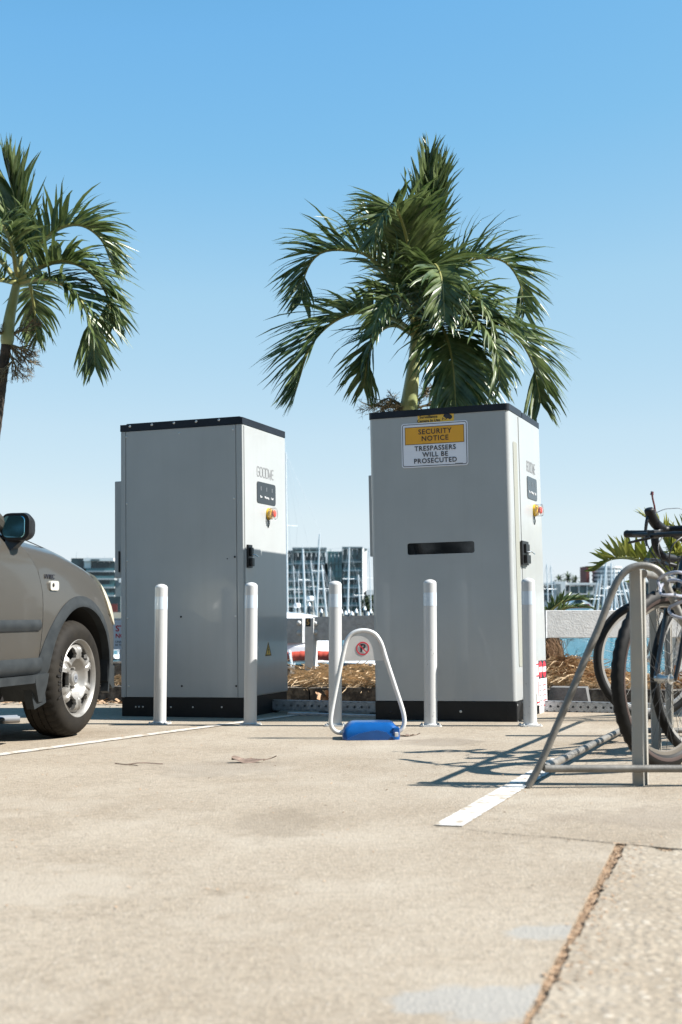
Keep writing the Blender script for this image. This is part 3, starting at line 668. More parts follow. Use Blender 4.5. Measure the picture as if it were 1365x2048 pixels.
pp = [(689.5, 1322), (691.5, 1304), (697, 1284), (705, 1273), (715, 1267), (727, 1265), (739, 1267), (750, 1274), (760, 1290), (767, 1309), (770.5, 1321)]
fr = [L2(u, v, lean(v) - .002) for u, v in pp]; bm = B()
prism(bm, [(p.x, p.z) for p in fr], 0, .004, M.Translation((0, lean(1300), 0)) @ FACE_Y); pn = obj('panel', bm, K['panel'], bar, 0)
c = L2(726, 1297, 0); yo = lean(1300) - .0042
T = M.Translation((c.x, yo, c.z)) @ FACE_Y; rr = .0345
bm = B(); ribbon(bm, circ(0, 0, rr, 40), .0065, 0, .0012, True, T); obj('prohibition_ring', bm, K['red'], pn, 0)
text('lettering', 'P', .062, T @ M.Translation((0, 0, .0008)), K['print'], pn, .03)
bm = B(); ribbon(bm, [(-rr * .68, rr * .68), (rr * .68, -rr * .68)], .006, .0016, .0026, False, T); obj('prohibition_slash', bm, K['red'], pn, 0)
def rr3(x0, x1, y0, y1, z, r): return [V((x, y, z)) for x, y in rrect(x0, y0, x1, y1, r, 5)]
x0, x1 = L2(685, 1477).x, L2(799, 1477).x
bm = B(); loft(bm, [rr3(x0, x1, -.10, .13, 0, .03), rr3(x0, x1, -.10, .13, .035, .03), rr3(x0 + .012, x1 - .015, -.088, .12, .066, .03), rr3(x0 + .035, x1 - .035, -.07, .105, .088, .03), rr3(x0 + .055, x1 - .05, -.05, .09, .096, .03)])
bs_ = obj('base', bm, K['blue'], bar, 30)
bm = B(); x1b = L2(783, 1477).x      # raised front cheek with an arched relief
prism(bm, [(x0 + .02, .0), (x1b, 0), (x1b - .006, .022), (x1b - .03, .045), (x1b - .08, .056), (x0 + .16, .052), (x0 + .09, .036), (x0 + .05, .018)], 0, .012, M.Translation((0, -.098, 0)) @ FACE_Y); obj('relief', bm, K['blue'], bs_)
bm = B(); box(bm, (x1b + .004, -.102, .028), (x1 - .002, -.02, .07), .008, mat4=M.Rotation(0, 4, 'Z')); obj('lock_housing', bm, K['blue'], bs_)
bm = B(); box(bm, (x0 - .004, -.012, .022), (x0 + .02, .014, .05), .004); box(bm, (x1 - .03, -.118, .02), (x1 - .01, -.104, .045), .003); obj('clamp', bm, K['alu'], bs_)

# ------------------------------------------------------------------ parked car (only its front corner is in view)
AL = R(14.3)
carO = V((-1.553, 7.87, -.02)); hd_ = V((math.sin(AL), math.cos(AL), 0)); rt = V((math.cos(AL), -math.sin(AL), 0))
MC = M(((rt.x, hd_.x, 0, carO.x), (rt.y, hd_.y, 0, carO.y), (0, 0, 1, carO.z), (0, 0, 0, 1)))      # local x = outward, y = forward, z = up
car = thing('parked_car', 'taupe compact off-roader with dark mirror and grey arch cladding, nose to the cabinets', 'car', mat4=MC)
def interp(tab, x):
    if x <= tab[0][0]: return tab[0][1]
    for (a, b), (c, d) in zip(tab, tab[1:]):
        if x <= c: t = (x - a) / (c - a); return b + (d - b) * t
    return tab[-1][1]
ZT = [(-.9, 1.17), (-.5, 1.155), (-.33, 1.13), (-.14, 1.10), (.07, 1.062), (.26, 1.018), (.40, .978), (.50, .935), (.58, .89), (.66, .835), (.72, .765), (.77, .715), (.82, .68), (.85, .60), (.868, .50), (.87, .42)]
RS = [(-4, 0), (.24, 0), (.40, -.008), (.5, -.022), (.6, -.046), (.68, -.078), (.74, -.115), (.80, -.17), (.84, -.25), (.87, -.38)]
ZB = [(-4, .37), (-.5, .37), (.3, .30), (.6, .28), (.8, .28), (.87, .33)]
PR = [(0, -.03), (.06, -.008), (.2, 0), (.45, .004), (.60, 0), (.70, -.008), (.80, -.022), (.89, -.048), (.96, -.085), (1.0, -.14)]
def zt_(s): return interp(ZT, s)
def side(s, fr): 
    zb_, z1 = interp(ZB, s), zt_(s); k = min(1, (z1 - zb_) / .7); return V((interp(RS, s) + interp(PR, fr) * (.6 + .4 * k), s, zb_ + (z1 - zb_) * fr))
def rside(s, z):
    zb_, z1 = interp(ZB, s), zt_(s); fr = max(0, min(1, (z - zb_) / max(.05, z1 - zb_))); return interp(RS, s) + interp(PR, fr)
EDGE = [(.3, -.50), (.48, -.493), (.6, -.472), (.72, -.46), (.85, -.465), (.97, -.50), (1.05, -.555), (1.13, -.64), (1.3, -.8)]
frs = [0, .03, .06, .13, .2, .3, .4, .5, .6, .68, .75, .82, .88, .93, .97, 1.0]
CW = .885
def ring(s, eb=0):
    pts = []
    for fr in frs:
        p = side(s, fr)
        if eb: p.y += (interp(EDGE, p.z) + .003 - s) * eb
        pts.append(p)
    zc = pts[-1].z; xe = pts[-1].x
    up = .028 * max(0, min(1, (.86 - s) / .3))
    for k in (.12, .3, .6, 1): pts.append(V((xe + (-CW - xe) * k, pts[-1].y if k < .2 else pts[-1].y, zc + up * math.sin(k * math.pi / 2))))
    return pts + [V((-2 * CW - p.x, p.y, p.z)) for p in reversed(pts[:-1])]
sts = [-.5, -.42, -.3, -.16, 0, .12, .24, .34, .42, .49, .55, .60, .65, .69, .73, .765, .80, .825, .848, .862, .87]
bm = B(); loft(bm, [ring(s, max(0, 1 - i / 3)) for i, s in enumerate(sts)])
body = obj('body', bm, [K['paint'], K['brake']], car, 32)
bm = B(); lathe(bm, [(0, .15), (.425, .15), (.425, -.33), (0, -.33)], 56, M.Translation((0, .03, .345)) @ M.Rotation(R(90), 4, 'Y'))
lathe(bm, [(0, .33), (.425, .33), (.425, -.15), (0, -.15)], 56, M.Translation((-2 * CW, .03, .345)) @ M.Rotation(R(90), 4, 'Y'))
for f in bm.faces: f.material_index = 1
cut = obj('cutter', bm, [K['paint'], K['brake']]); cut.matrix_world = MC
bpy.context.view_layer.update()
md = body.modifiers.new('b', 'BOOLEAN'); md.object = cut; md.solver = 'EXACT'
me = bpy.data.meshes.new_from_object(body.evaluated_get(bpy.context.evaluated_depsgraph_get())); body.modifiers.clear(); body.data = me; me.set_sharp_from_angle(angle=R(32)); bpy.data.objects.remove(cut)
def patch(name, grid, th, m, parent=car, angle=35):
    """surface patch (rows of points) given a thickness towards the car's middle"""
    bm = B(); rings = []
    for row in grid:
        rings.append([V(p) for p in row] + [V((p.x - th, p.y, p.z)) for p in reversed(row)])
    loft(bm, rings); return obj(name, bm, m, parent, angle)
def door_pt(t, fr, s0=-1.55):
    p = side(-.7, fr); e = interp(EDGE, p.z) - .004; return V((p.x + .001, s0 + (e - s0) * t, p.z))
dr = patch('door', [[door_pt(t, fr) for fr in [x for x in frs if x >= .06]] for t in (0, .3, .6, .8, .9, .96, 1)], .05, K['paint'])
# lower body and cabin behind the front door edge
def sec(s, x_in): return [V((side(-.7, fr).x - x_in, s, side(-.7, fr).z)) for fr in frs]
def full(h): return h + [V((-2 * CW - p.x, p.y, p.z)) for p in reversed(h)]
bm = B(); loft(bm, [full(sec(s, .03)) for s in (-.80, -1.6, -2.6, -3.45)]); loft(bm, [full(sec(-3.452, .02)), full(sec(-3.56, .10))]); obj('lower_body', bm, K['paint'], car)
bm = B(); loft(bm, [full(sec(s, .0)) for s in (-1.558, -2.5, -3.45)]); obj('rear_door', bm, K['paint'], car)
bm = B(); yb_ = [V((-.10, -.70, 1.13)), V((-.24, -1.35, 1.60)), V((-.27, -1.6, 1.655)), V((-.26, -3.2, 1.64)), V((-.10, -3.5, 1.13))]
def mirror_x(p): return V((-2 * CW - p.x, p.y, p.z))
loft(bm, [[p + V((-.012, 0, 0)) for p in yb_], [mirror_x(p + V((-.012, 0, 0))) for p in yb_]]); obj('window_glass', bm, K['glass'], car)
bm = B(); pth = [V((-.085, -.66, 1.14)), V((-.155, -.98, 1.37)), V((-.225, -1.33, 1.605)), V((-.25, -1.6, 1.665)), V((-.25, -3.2, 1.65)), V((-.10, -3.52, 1.14))]
tube(bm, spline(pth, 24), .035, 8); tube(bm, spline([mirror_x(p) for p in pth], 24), .035, 8); obj('pillar', bm, K['paint'], car)
bm = B(); box(bm, (-1.5, -3.25, 1.645), (-.27, -1.58, 1.69), .03); obj('roof', bm, K['paint'], car)
# arch flare, sill, lower corner
def flare(a0, a1, ri, ro_, bulge, n=40):
    g = []
    for i in range(n + 1):
        a = R(a0 + (a1 - a0) * i / n); row = []
        for k in range(6):
            q = k / 5; ro2 = ro_(a) if callable(ro_) else ro_; rd = ri + (ro2 - ri) * q; s, z = .03 + rd * math.cos(a), .345 + rd * math.sin(a)
            row.append(V((rside(min(s, .7), max(.33, z)) + bulge * (1 - .75 * q) * (1 if k else .75), s, z)))
        g.append(row)
    return g
patch('arch_flare', flare(-14, 196, .421, lambda a: .484 + .02 * max(0, -math.cos(a)) ** 3 + .055 * max(0, -math.cos(a)) ** 9, .022), .05, K['clad'])
def spatch(name, s0, s1, z0, z1, bulge, m, th=.04, n=6, k=4, shear=0):
    return patch(name, [[V((rside(-.7, z0 + (z1 - z0) * j / k) + bulge * math.sin(math.pi * (.15 + .7 * j / k)), s0 + (s1 - s0) * i / n + shear * j / k, z0 + (z1 - z0) * j / k)) for j in range(k + 1)] for i in range(n + 1)], th, m)
spatch('sill', -1.6, -.475, .392, .482, .02, K['clad'])
bm = B(); loft(bm, [[V((.016, -1.6, .345)), V((.02, -1.6, .388)), V((-.05, -1.6, .388)), V((-.05, -1.6, .345))], [V((.016, -.565, .345)), V((.02, -.565, .388)), V((-.05, -.565, .388)), V((-.05, -.565, .345))]]); obj('sill_trim', bm, K['clad'], car)
bm = B(); loft(bm, [[V((.018, -.562, .388)), V((.018, -.405, .392)), V((-.10, -.405, .392)), V((-.22, -.562, .388))], [V((.014, -.555, .34)), V((.014, -.412, .34)), V((-.10, -.412, .34)), V((-.22, -.555, .34))], [V((-.01, -.47, .235)), V((-.01, -.42, .235)), V((-.16, -.42, .235)), V((-.22, -.47, .235))]]); obj('mud_guard', bm, K['clad'], car)
spatch('door_moulding', -1.5, -.508, .632, .692, .020, K['clad'], .03)
# front bumper lower edge
g = []
for i in range(15):
    s = .44 + .43 * i / 14; row = []
    for j in range(4): row.append(V((rside(s, .36) + .012, s, .255 + .05 * (i < 4) * (1 - i / 4) + .045 * j)))
    g.append(row)
patch('bumper_lip', g, .05, K['clad'])
# headlight: a lens lying on the nose surface
g = []
for i in range(13):
    t = i / 12; s0 = .40 + .345 * t; row = []
    for j in range(9):
        q = j / 8; fr = .70 + .30 * q; hw_ = math.sin(math.pi * min(1, max(.0, t * .93 + .04))) ** .5
        p = side(s0, 1 - (1 - fr) * hw_ * 1.3) if q < 1 else side(s0, 1); row.append(V((p.x + .007, p.y + .007, p.z + .006)))
    xe = row[-1]
    for k in (.05, .12, .2): row.append(V((xe.x - k * hw_, xe.y, xe.z + .004)))
    g.append(row)
patch('headlight', g, .02, K['lens'])
bm = B(); q = [side(s_, fr_) for s_, fr_ in ((.70, .93), (.655, .80), (.60, .70), (.53, .66), (.47, .655))]; tube(bm, spline([p + V((.001, 0, 0)) for p in q], 24), .0022, 5)
tube(bm, spline([V((side(s_, 1).x - .012, s_, side(s_, 1).z + .003)) for s_ in (-.44, -.3, -.1, .1, .3, .42)], 30), .003, 5); obj('panel_gap', bm, K['brake'], car)
bm = B(); p = V((rside(-.3, .885), -.325, .884)); vbox(bm, (p.x - .02, p.y - .052, p.z - .027), (p.x + .012, p.y + .052, p.z + .027), .016, 4, edges='x'); mk = obj('side_marker', bm, K['marker'], car)
bm = B(); lathe(bm, [(.011, 0), (.011, .003), (0, .004)], 12, M.Translation((p.x + .012, p.y - .02, p.z + .003)) @ M.Rotation(R(90), 4, 'Y')); obj('bulb', bm, K['brake'], mk)
text('badge', 'i-VTEC', .036, M.Translation((rside(-.35, .935) + .004, -.36, .934)) @ M.Rotation(R(-6), 4, 'Y') @ FACE_X, K['print'], car, .02, 1.15, .002)
# door mirror
def mring(cx, cy, cz, hw_, hh, r): return [V((cx + x, cy, cz + z)) for x, z in rrect(-hw_, -hh, hw_, hh, min(r * 1.25, hh * .95, hw_ * .95), 6)]
mc = MC.inverted() @ P(36, 1054, 7.16)
bm = B(); loft(bm, [mring(mc.x, mc.y - .03, mc.z, .083, .073, .035), mring(mc.x, mc.y, mc.z, .088, .077, .038), mring(mc.x - .002, mc.y + .05, mc.z - .002, .080, .068, .04), mring(mc.x - .012, mc.y + .09, mc.z - .006, .055, .045, .035), mring(mc.x - .02, mc.y + .105, mc.z - .008, .02, .018, .012)]); mi_ = obj('side_mirror', bm, K['black'], car, 50)
bm = B(); loft(bm, [mring(mc.x - .008, mc.y - .0305, mc.z, .066, .060, .024), mring(mc.x - .008, mc.y - .034, mc.z, .064, .058, .024)]); obj('mirror_glass', bm, K['mirror'], mi_)
bm = B(); loft(bm, [[V((mc.x - .05, mc.y - .02, mc.z - .05)), V((mc.x + .03, mc.y - .0, mc.z - .07)), V((mc.x + .03, mc.y + .05, mc.z - .06)), V((mc.x - .05, mc.y + .05, mc.z - .04))], [V((-.07, mc.y - .06, 1.09)), V((-.05, mc.y - .03, 1.06)), V((-.05, mc.y + .07, 1.08)), V((-.10, mc.y + .07, 1.12))]]); obj('mirror_arm', bm, K['black'], mi_)
# wheel
def wheel(parent, x, y, flip=1):
    Wm = M.Translation((x, y, .343)) @ M.Rotation(R(90) * flip, 4, 'Y')
    bm = B(); n = 160
    prof = [(.222, .002), (.232, .006), (.250, .010), (.272, .012), (.290, .009), (.306, .002), (.318, -.008), (.330, -.022), (.338, -.040), (.3425, -.058), (.3425, -.066), (.335, -.067), (.335, -.073), (.3432, -.074), (.3435, -.105), (.336, -.106), (.336, -.112), (.3435, -.113), (.3432, -.15), (.335, -.151), (.335, -.157), (.3425, -.158), (.338, -.185), (.325, -.205), (.30, -.215), (.23, -.213), (.222, -.205)]
    lathe(bm, prof, n, Wm, 0, lambda r, z, k: (-.006 if (k % 4 == 0 and -.069 < z < -.012 and r > .316) else (-.005 if (k % 4 == 2 and -.15 < z < -.07 and r > .34) else 0)))
    ty = obj('wheel', bm, K['rubber'], parent, 40)
    bm = B(); lathe(bm, [(.223, -.004), (.229, .001), (.231, .004), (.228, .007), (.222, .004), (.214, -.008), (.206, -.020), (.200, -.10), (.200, -.19)], 96, Wm)
    # six-window steel disc
    rs_ = [.200, .192, .183, .172, .158, .143, .128, .116, .108, .098, .086, .074, .066, .058, .04, .0]; zs = [-.022, -.014, -.004, .002, .004, .004, .002, -.002, -.012, -.030, -.046, -.056, -.060, -.060, -.060, -.060]
    na = 120; grid = []
    for r_, z_ in zip(rs_, zs):
        row = []
        for k in range(na):
            a = 2 * math.pi * k / na; ph = ((k * 6 / na + .5) % 1) - .5      # 0 at a window, +-.5 at a spoke's middle
            e = z_
            if .12 < r_ < .19 and abs(abs(ph) - .5) < .05: e -= .006
            if .12 < r_ < .19 and .05 <= abs(abs(ph) - .5) < .16: e += .004
            row.append(bm.verts.new(Wm @ V((r_ * math.cos(a + R(31)), r_ * math.sin(a + R(31)), e))))
        grid.append(row)
    hole = lambda i, k: (lambda r_, ph: .122 < r_ < .188 and abs(ph) < .285 - 1.6 * abs(r_ - .155))((rs_[i] + rs_[i + 1]) / 2, (((k + .5) * 6 / na + .5) % 1) - .5)
    T_ = {}
    for i in range(len(rs_) - 2):
        for k in range(na):
            if hole(i, k):
                continue
            bm.faces.new((grid[i][k], grid[i][(k + 1) % na], grid[i + 1][(k + 1) % na], grid[i + 1][k]))
    bm.faces.new(grid[-2])
    for v in grid[-1]: bm.verts.remove(v)
    be = [e for e in bm.edges if e.is_boundary and .12 < (sum(((Wm.inverted() @ v.co).xy.length for v in e.verts)) / 2) < .19]
    ex = bmesh.ops.extrude_edge_only(bm, edges=be)
    nrm = (Wm.to_3x3() @ V((0, 0, 1)))
    for v in [g for g in ex['geom'] if isinstance(g, bmesh.types.BMVert)]: v.co -= nrm * .022
    rm = obj('rim', bm, K['rim'], ty, 40)
    bm = B(); lathe(bm, [(0, -.085), (.198, -.085)], 32, Wm); lathe(bm, [(.0, -.07), (.11, -.07), (.11, -.08)], 32, Wm); obj('brake_disc', bm, K['brake'], ty)
    bm = B(); lathe(bm, [(.046, -.060), (.046, -.030), (.040, -.020), (.028, -.016), (0, -.016)], 28, Wm); hc = obj('hub_cap', bm, K['rim'], ty)
    bm = B(); lathe(bm, [(.026, -.0158), (.026, -.0135), (.0, -.0135)], 24, Wm); ribbon(bm, [(0, 0), (0, .001)], .001, -.0134, -.0133, False, Wm); obj('cap_badge', bm, K['bikegrey'], hc)
    bm = B(); Wn = Wm @ M.Rotation(R(90) * flip, 4, 'Z')
    for p in ([(-.012, -.014), (-.009, .014)], [(.012, -.014), (.009, .014)], [(-.0075, 0), (.0075, 0)]): ribbon(bm, p, .0042, -.0132, -.0122, False, Wn)
    obj('emblem', bm, K['print'], hc, 0)
    for k in range(5):
        a = R(72 * k + 20); bm = B(); lathe(bm, [(.011, -.060), (.011, -.036), (.007, -.030), (0, -.030)], 6, Wm @ M.Translation((.057 * math.cos(a), .057 * math.sin(a), 0))); obj('wheel_nut', bm, K['rim'], ty)
    return ty, Wm
ty, Wm = wheel(car, -.012, .03)
# raised tyre lettering, bent round the sidewall
def arc_text(s, rad, a_mid, size, Wm, parent, m, zoff):
    adv = size * .53 / rad; n = len(s)
    for i, ch in enumerate(s):
        a = a_mid - (i - (n - 1) / 2) * adv
        T = Wm @ M.Rotation(a, 4, 'Z') @ M.Translation((rad, 0, zoff)) @ M.Rotation(R(-90), 4, 'Z')
        text('lettering', ch, size, T, m, parent, .03, .78, .0012)
K['tyreletter'] = mat('raised_rubber', (.012, .011, .011), .5, var=.1)
arc_text('Laufenn', .270, R(-95), .070, Wm, ty, K['tyreletter'], .0135)
wheel(car, -.012, -2.6); wheel(car, -2 * CW + .012, .03, -1); wheel(car, -2 * CW + .012, -2.6, -1)
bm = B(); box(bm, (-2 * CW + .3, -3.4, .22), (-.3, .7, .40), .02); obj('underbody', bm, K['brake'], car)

# ------------------------------------------------------------------ palms
def catmull_arc(pts, n):
    fine = spline(pts, 120); L = [0]
    for a, b in zip(fine, fine[1:]): L.append(L[-1] + (b - a).length)
    out, k = [], 0
    for i in range(n + 1):
        d = L[-1] * i / n
        while k < len(L) - 2 and L[k + 1] < d: k += 1
        t = (d - L[k]) / max(1e-6, L[k + 1] - L[k]); out.append(fine[k].lerp(fine[k + 1], t))
    return out, L[-1]
def frond(parent, pts, llen, seed, wid=.030, n=48, droop=.55, m='leaf', lift=.35, start=.16, wind=(-.10, .02, -.02), spread=.75, face=None, tipk=.95, fold=.35):
    r = random.Random(seed); n = int(n * 1.05); N_ = 90; ras, Lg = catmull_arc(pts, N_); vs_, fs = [], []
    for side_ in (-1, 1):
        for i in range(n):
            t = start + (1 - start) * (i + r.uniform(-.3, .3)) / (n - 1); t = min(.995, max(start, t)); x = t * N_; k = min(N_ - 1, int(x)); p = ras[k].lerp(ras[k + 1], x - k)
            T = (ras[min(N_, k + 2)] - ras[max(0, k - 1)]).normalized()
            up = V(face) if face else V((0, 0, 1)); U = up - T * T.dot(up)
            if U.length < .25: U = V((0, -1, 0)) - T * T.dot(V((0, -1, 0)))
            U.normalize(); S = T.cross(U)
            fw = .55 + tipk * t * t
            d = (T * fw + S * side_ * spread * r.uniform(.75, 1.2) + U * lift * r.uniform(.3, 1.7)).normalized()
            ln = llen * (math.sin(math.pi * (.16 + .74 * ((t - start) / (1 - start)) ** .9)) ** .7) * r.uniform(.82, 1.12) * (1.0 - .25 * t)
            ww = wid * .82 * (.75 + .35 * math.sin(math.pi * t)) * r.uniform(.8, 1.2); q = p.copy(); segs = 5; base = len(vs_); dr_ = droop * r.uniform(.5, 1.6)
            tw = r.uniform(-.9, .9)
            for sg_ in range(segs + 1):
                f = sg_ / segs; wf = (.45, 1, 1, .8, .48, .04)[sg_] * ww / 2
                Wv = T - d * d.dot(T)
                if Wv.length < .2: Wv = U.cross(d)
                Wv.normalize(); Nn = Wv.cross(d); Wv = Wv * math.cos(tw * f) + Nn * math.sin(tw * f); Nn = Wv.cross(d)
                vs_ += [q - Wv * wf, q + Nn * (wf * fold), q + Wv * wf]
                q = q + d * (ln / segs)
                d = (d + V((0, 0, -1)) * dr_ * (.25 + f) * .55 + V(wind) * f + V((r.uniform(-1, 1), r.uniform(-1, 1), r.uniform(-1, 1))) * .12).normalized()
            for sg_ in range(segs):
                a = base + sg_ * 3; fs += [(a, a + 1, a + 4, a + 3), (a + 1, a + 2, a + 5, a + 4)]
    fo = soup('frond', vs_, fs, K[m], parent, True)
    bm = B(); tube(bm, ras[::3], [.024 * (1 - i / 31) + .004 for i in range(len(ras[::3]))], 6); obj('rachis', bm, K['rachis'], fo); return fo
def twigs(parent, p, d, ln, seed, m, name='flower_stalk', depth=4, r0=.016, spread=.5, nb=4, grav=-.02):
    r = random.Random(seed); bm = B()
    def grow(p, d, ln, rad, lev):
        pts = [p]; q = p.copy(); e = d.copy()
        for i in range(4):
            e = (e + V((r.uniform(-1, 1), r.uniform(-1, 1), r.uniform(-1, 1))) * .16 + V((0, 0, grav))).normalized(); q = q + e * ln / 4; pts.append(q)
        tube(bm, pts, [rad * (1 - .12 * i) for i in range(5)], 4 if lev < 2 else 3)
        if lev < depth:
            for k in range(nb + (lev == 0) * 2):
                b = pts[r.choice((1, 2, 3, 4, 4))]
                grow(b, (e + V((r.uniform(-1, 1), r.uniform(-1, 1), r.uniform(-1, 1))) * spread * 1.4).normalized(), ln * r.uniform(.5, .75), rad * .55, lev + 1)
    grow(p, d.normalized(), ln, r0, 0); return obj(name, bm, K[m], parent, 0)
def palm(label, base_px, Y, trunk_px, shaft_px, tr_r, sh_r, fronds, stalks, seed):
    c0 = P(*trunk_px[0], Y); root = thing('palm_tree', label, 'palm tree', (c0.x, Y, .02), group='garden palms'); O = V(root.location)
    L = lambda q: P(q[0], q[1], Y + (q[2] if len(q) > 2 else 0)) - O
    tp = spline([V((L(trunk_px[0]).x, 0, 0))] + [L(q) for q in trunk_px[1:]], 60); bm = B()
    tube(bm, tp, [tr_r * (1.12 - .25 * i / 60 + (.05 if i % 3 == 0 else 0)) for i in range(61)], 16); obj('trunk', bm, K['trunk'], root)
    sp_ = spline([L(q) for q in shaft_px], 24); bm = B(); tube(bm, sp_, [sh_r * (1.0 + .28 * (1 - i / 24) ** 2 - .35 * (i / 24)) if i > 1 else sh_r * (.95 + .2 * i) for i in range(25)], 18); obj('crownshaft', bm, K['shaft'], root)
    for i, f in enumerate(fronds):
        kw = f[2] if len(f) > 2 else {}
        frond(root, [L(q) for q in f[0]], f[1], seed + i, **kw)
    for i, s in enumerate(stalks): twigs(root, L(s[0]), L(s[1]) - L(s[0]), (L(s[1]) - L(s[0])).length * .62, seed + 50 + i, 'twig', depth=4, nb=4, spread=s[2] if len(s) > 2 else .6)
    return root
YP = 12.3
palm('tall palm rising behind the cabinet with the security notice', None, YP,
     [(806, 1300), (811, 1100), (815, 900), (817, 822)], [(817, 826), (822, 780), (829, 720), (834, 650)], .080, .072,
     [([(836, 660), (842, 570), (848, 460), (856, 370), (860, 315)], .72, dict(lift=.2, spread=.30, droop=.05, wind=(-.02, 0, .04), tipk=.9, n=52, start=.25, wid=.040)),
      ([(838, 660), (850, 550), (868, 440), (884, 355), (890, 330)], .58, dict(lift=.2, spread=.24, droop=.16, wind=(0, 0, .02), tipk=1, n=46, start=.25, wid=.038)),
      ([(832, 660, .0), (800, 585, -.2), (742, 516, -.3), (690, 500, -.35), (640, 507, -.4), (612, 545, -.4), (604, 600, -.4)], .78, dict(n=62, droop=.42, wind=(-.26, 0, .05), wid=.036, lift=.45)),
      ([(828, 665), (790, 640, -.3), (730, 624, -.55), (670, 642, -.7), (622, 692, -.8), (594, 775, -.8)], .86, dict(n=64, droop=.46, wind=(-.26, 0, -.02), wid=.040)),
      ([(828, 670), (790, 650, -.1), (755, 668, -.2), (736, 720, -.25), (728, 775, -.25)], .62, dict(n=46, droop=.55, wid=.034)),
      ([(838, 670, -.05), (868, 640, -.35), (893, 672, -.7), (907, 740, -.85), (912, 815, -.9)], .86, dict(n=64, droop=.75, wid=.048, wind=(0, 0, -.05), spread=.95)),
      ([(840, 665), (900, 628, -.2), (965, 626, -.35), (1025, 664, -.45), (1064, 722, -.5), (1082, 805, -.5)], .80, dict(n=64, droop=.48, wind=(.16, 0, -.04), wid=.038)),
      ([(838, 655), (872, 580, .1), (915, 534, .15), (962, 516, .2), (1010, 524, .2), (1040, 566, .2), (1050, 625, .2)], .74, dict(n=62, droop=.45, wind=(.14, 0, .02), wid=.036, lift=.45)),
      ([(834, 660, -.05), (826, 560, -.3), (812, 470, -.6), (790, 415, -.9), (765, 430, -1.1), (745, 480, -1.2)], .66, dict(n=60, droop=.4, wid=.042, spread=.9)),
      ([(836, 660, -.05), (852, 570, -.4), (868, 530, -.7), (884, 560, -1.0), (890, 640, -1.15)], .66, dict(n=54, droop=.6, wid=.044, spread=.9)),
      ([(834, 655, .1), (800, 560, .4), (770, 470, .7), (735, 440, .9), (690, 470, 1.0)], .66, dict(n=50, droop=.45)),
      ([(836, 668, -.05), (890, 625, -.5), (950, 640, -.9), (992, 700, -1.1), (1000, 770, -1.15)], .62, dict(n=52, droop=.6, wid=.042)),
      ([(832, 660, -.05), (815, 610, -.4), (790, 590, -.8), (765, 610, -1.05), (745, 665, -1.2)], .58, dict(n=50, droop=.6, wid=.038)),
      ([(838, 672, .1), (880, 690, .2), (925, 730, .3), (945, 810, .35)], .66, dict(n=50, droop=.6, wid=.042)),
      ([(836, 655), (838, 590, -.2), (832, 520, -.4), (812, 452, -.6), (798, 425, -.7)], .58, dict(n=54, droop=.25, wid=.040, lift=.5)),
      ([(838, 655, -.1), (880, 600, -.4), (925, 585, -.7), (965, 610, -.9), (985, 660, -.95)], .58, dict(n=48, droop=.55, wid=.038))],
     [((812, 818), (762, 770), .75), ((826, 815), (862, 770), .7), ((806, 822), (770, 800), .8), ((828, 818), (868, 800), .7), ((810, 820), (745, 790), .8)], 100)
palm('leaning palm at the left edge, standing behind the parked car', None, 11.6,
     [(-70, 1300), (-40, 1050), (-12, 880), (4, 760), (13, 690)], [(14, 690), (19, 640), (29, 590), (36, 555)], .050, .050,
     [([(38, 560), (42, 490), (34, 420), (20, 360), (10, 325)], .66, dict(lift=.25, spread=.36, droop=.03, wind=(.03, 0, .05), start=.2, wid=.042, n=50)),
      ([(38, 560), (66, 510, -.05), (110, 462, -.1), (160, 450, -.1), (202, 478, -.1), (224, 530, -.1)], .62, dict(n=60, droop=.4, wind=(.14, 0, .0), lift=.5, wid=.036)),
      ([(40, 562), (80, 535, -.2), (130, 522, -.35), (182, 545, -.4), (214, 590, -.4), (226, 650, -.4)], .64, dict(n=60, droop=.45, wind=(.10, 0, -.02), wid=.038)),
      ([(40, 566), (90, 558, -.3), (140, 578, -.5), (174, 625, -.6), (187, 690, -.6), (190, 730, -.6)], .62, dict(n=60, droop=.5, wind=(.08, 0, -.03), wid=.038)),
      ([(40, 566, .05), (58, 565, .3), (68, 610, .5), (74, 680, .55)], .46, dict(n=40, droop=.5)),
      ([(34, 562), (0, 520), (-50, 490), (-110, 520), (-140, 600)], .60, dict(droop=.5)),
      ([(34, 565), (-10, 560, -.3), (-60, 580, -.5), (-110, 660, -.6)], .56, dict(droop=.5)),
      ([(36, 556), (24, 490, -.3), (0, 450, -.7), (-40, 480, -1)], .56, dict(droop=.5))],
     [((20, 672), (70, 640), .7), ((12, 690), (66, 715), .6), ((16, 680), (-20, 650), .7), ((14, 695), (48, 750), .6), ((16, 690), (70, 690), .7)], 300)

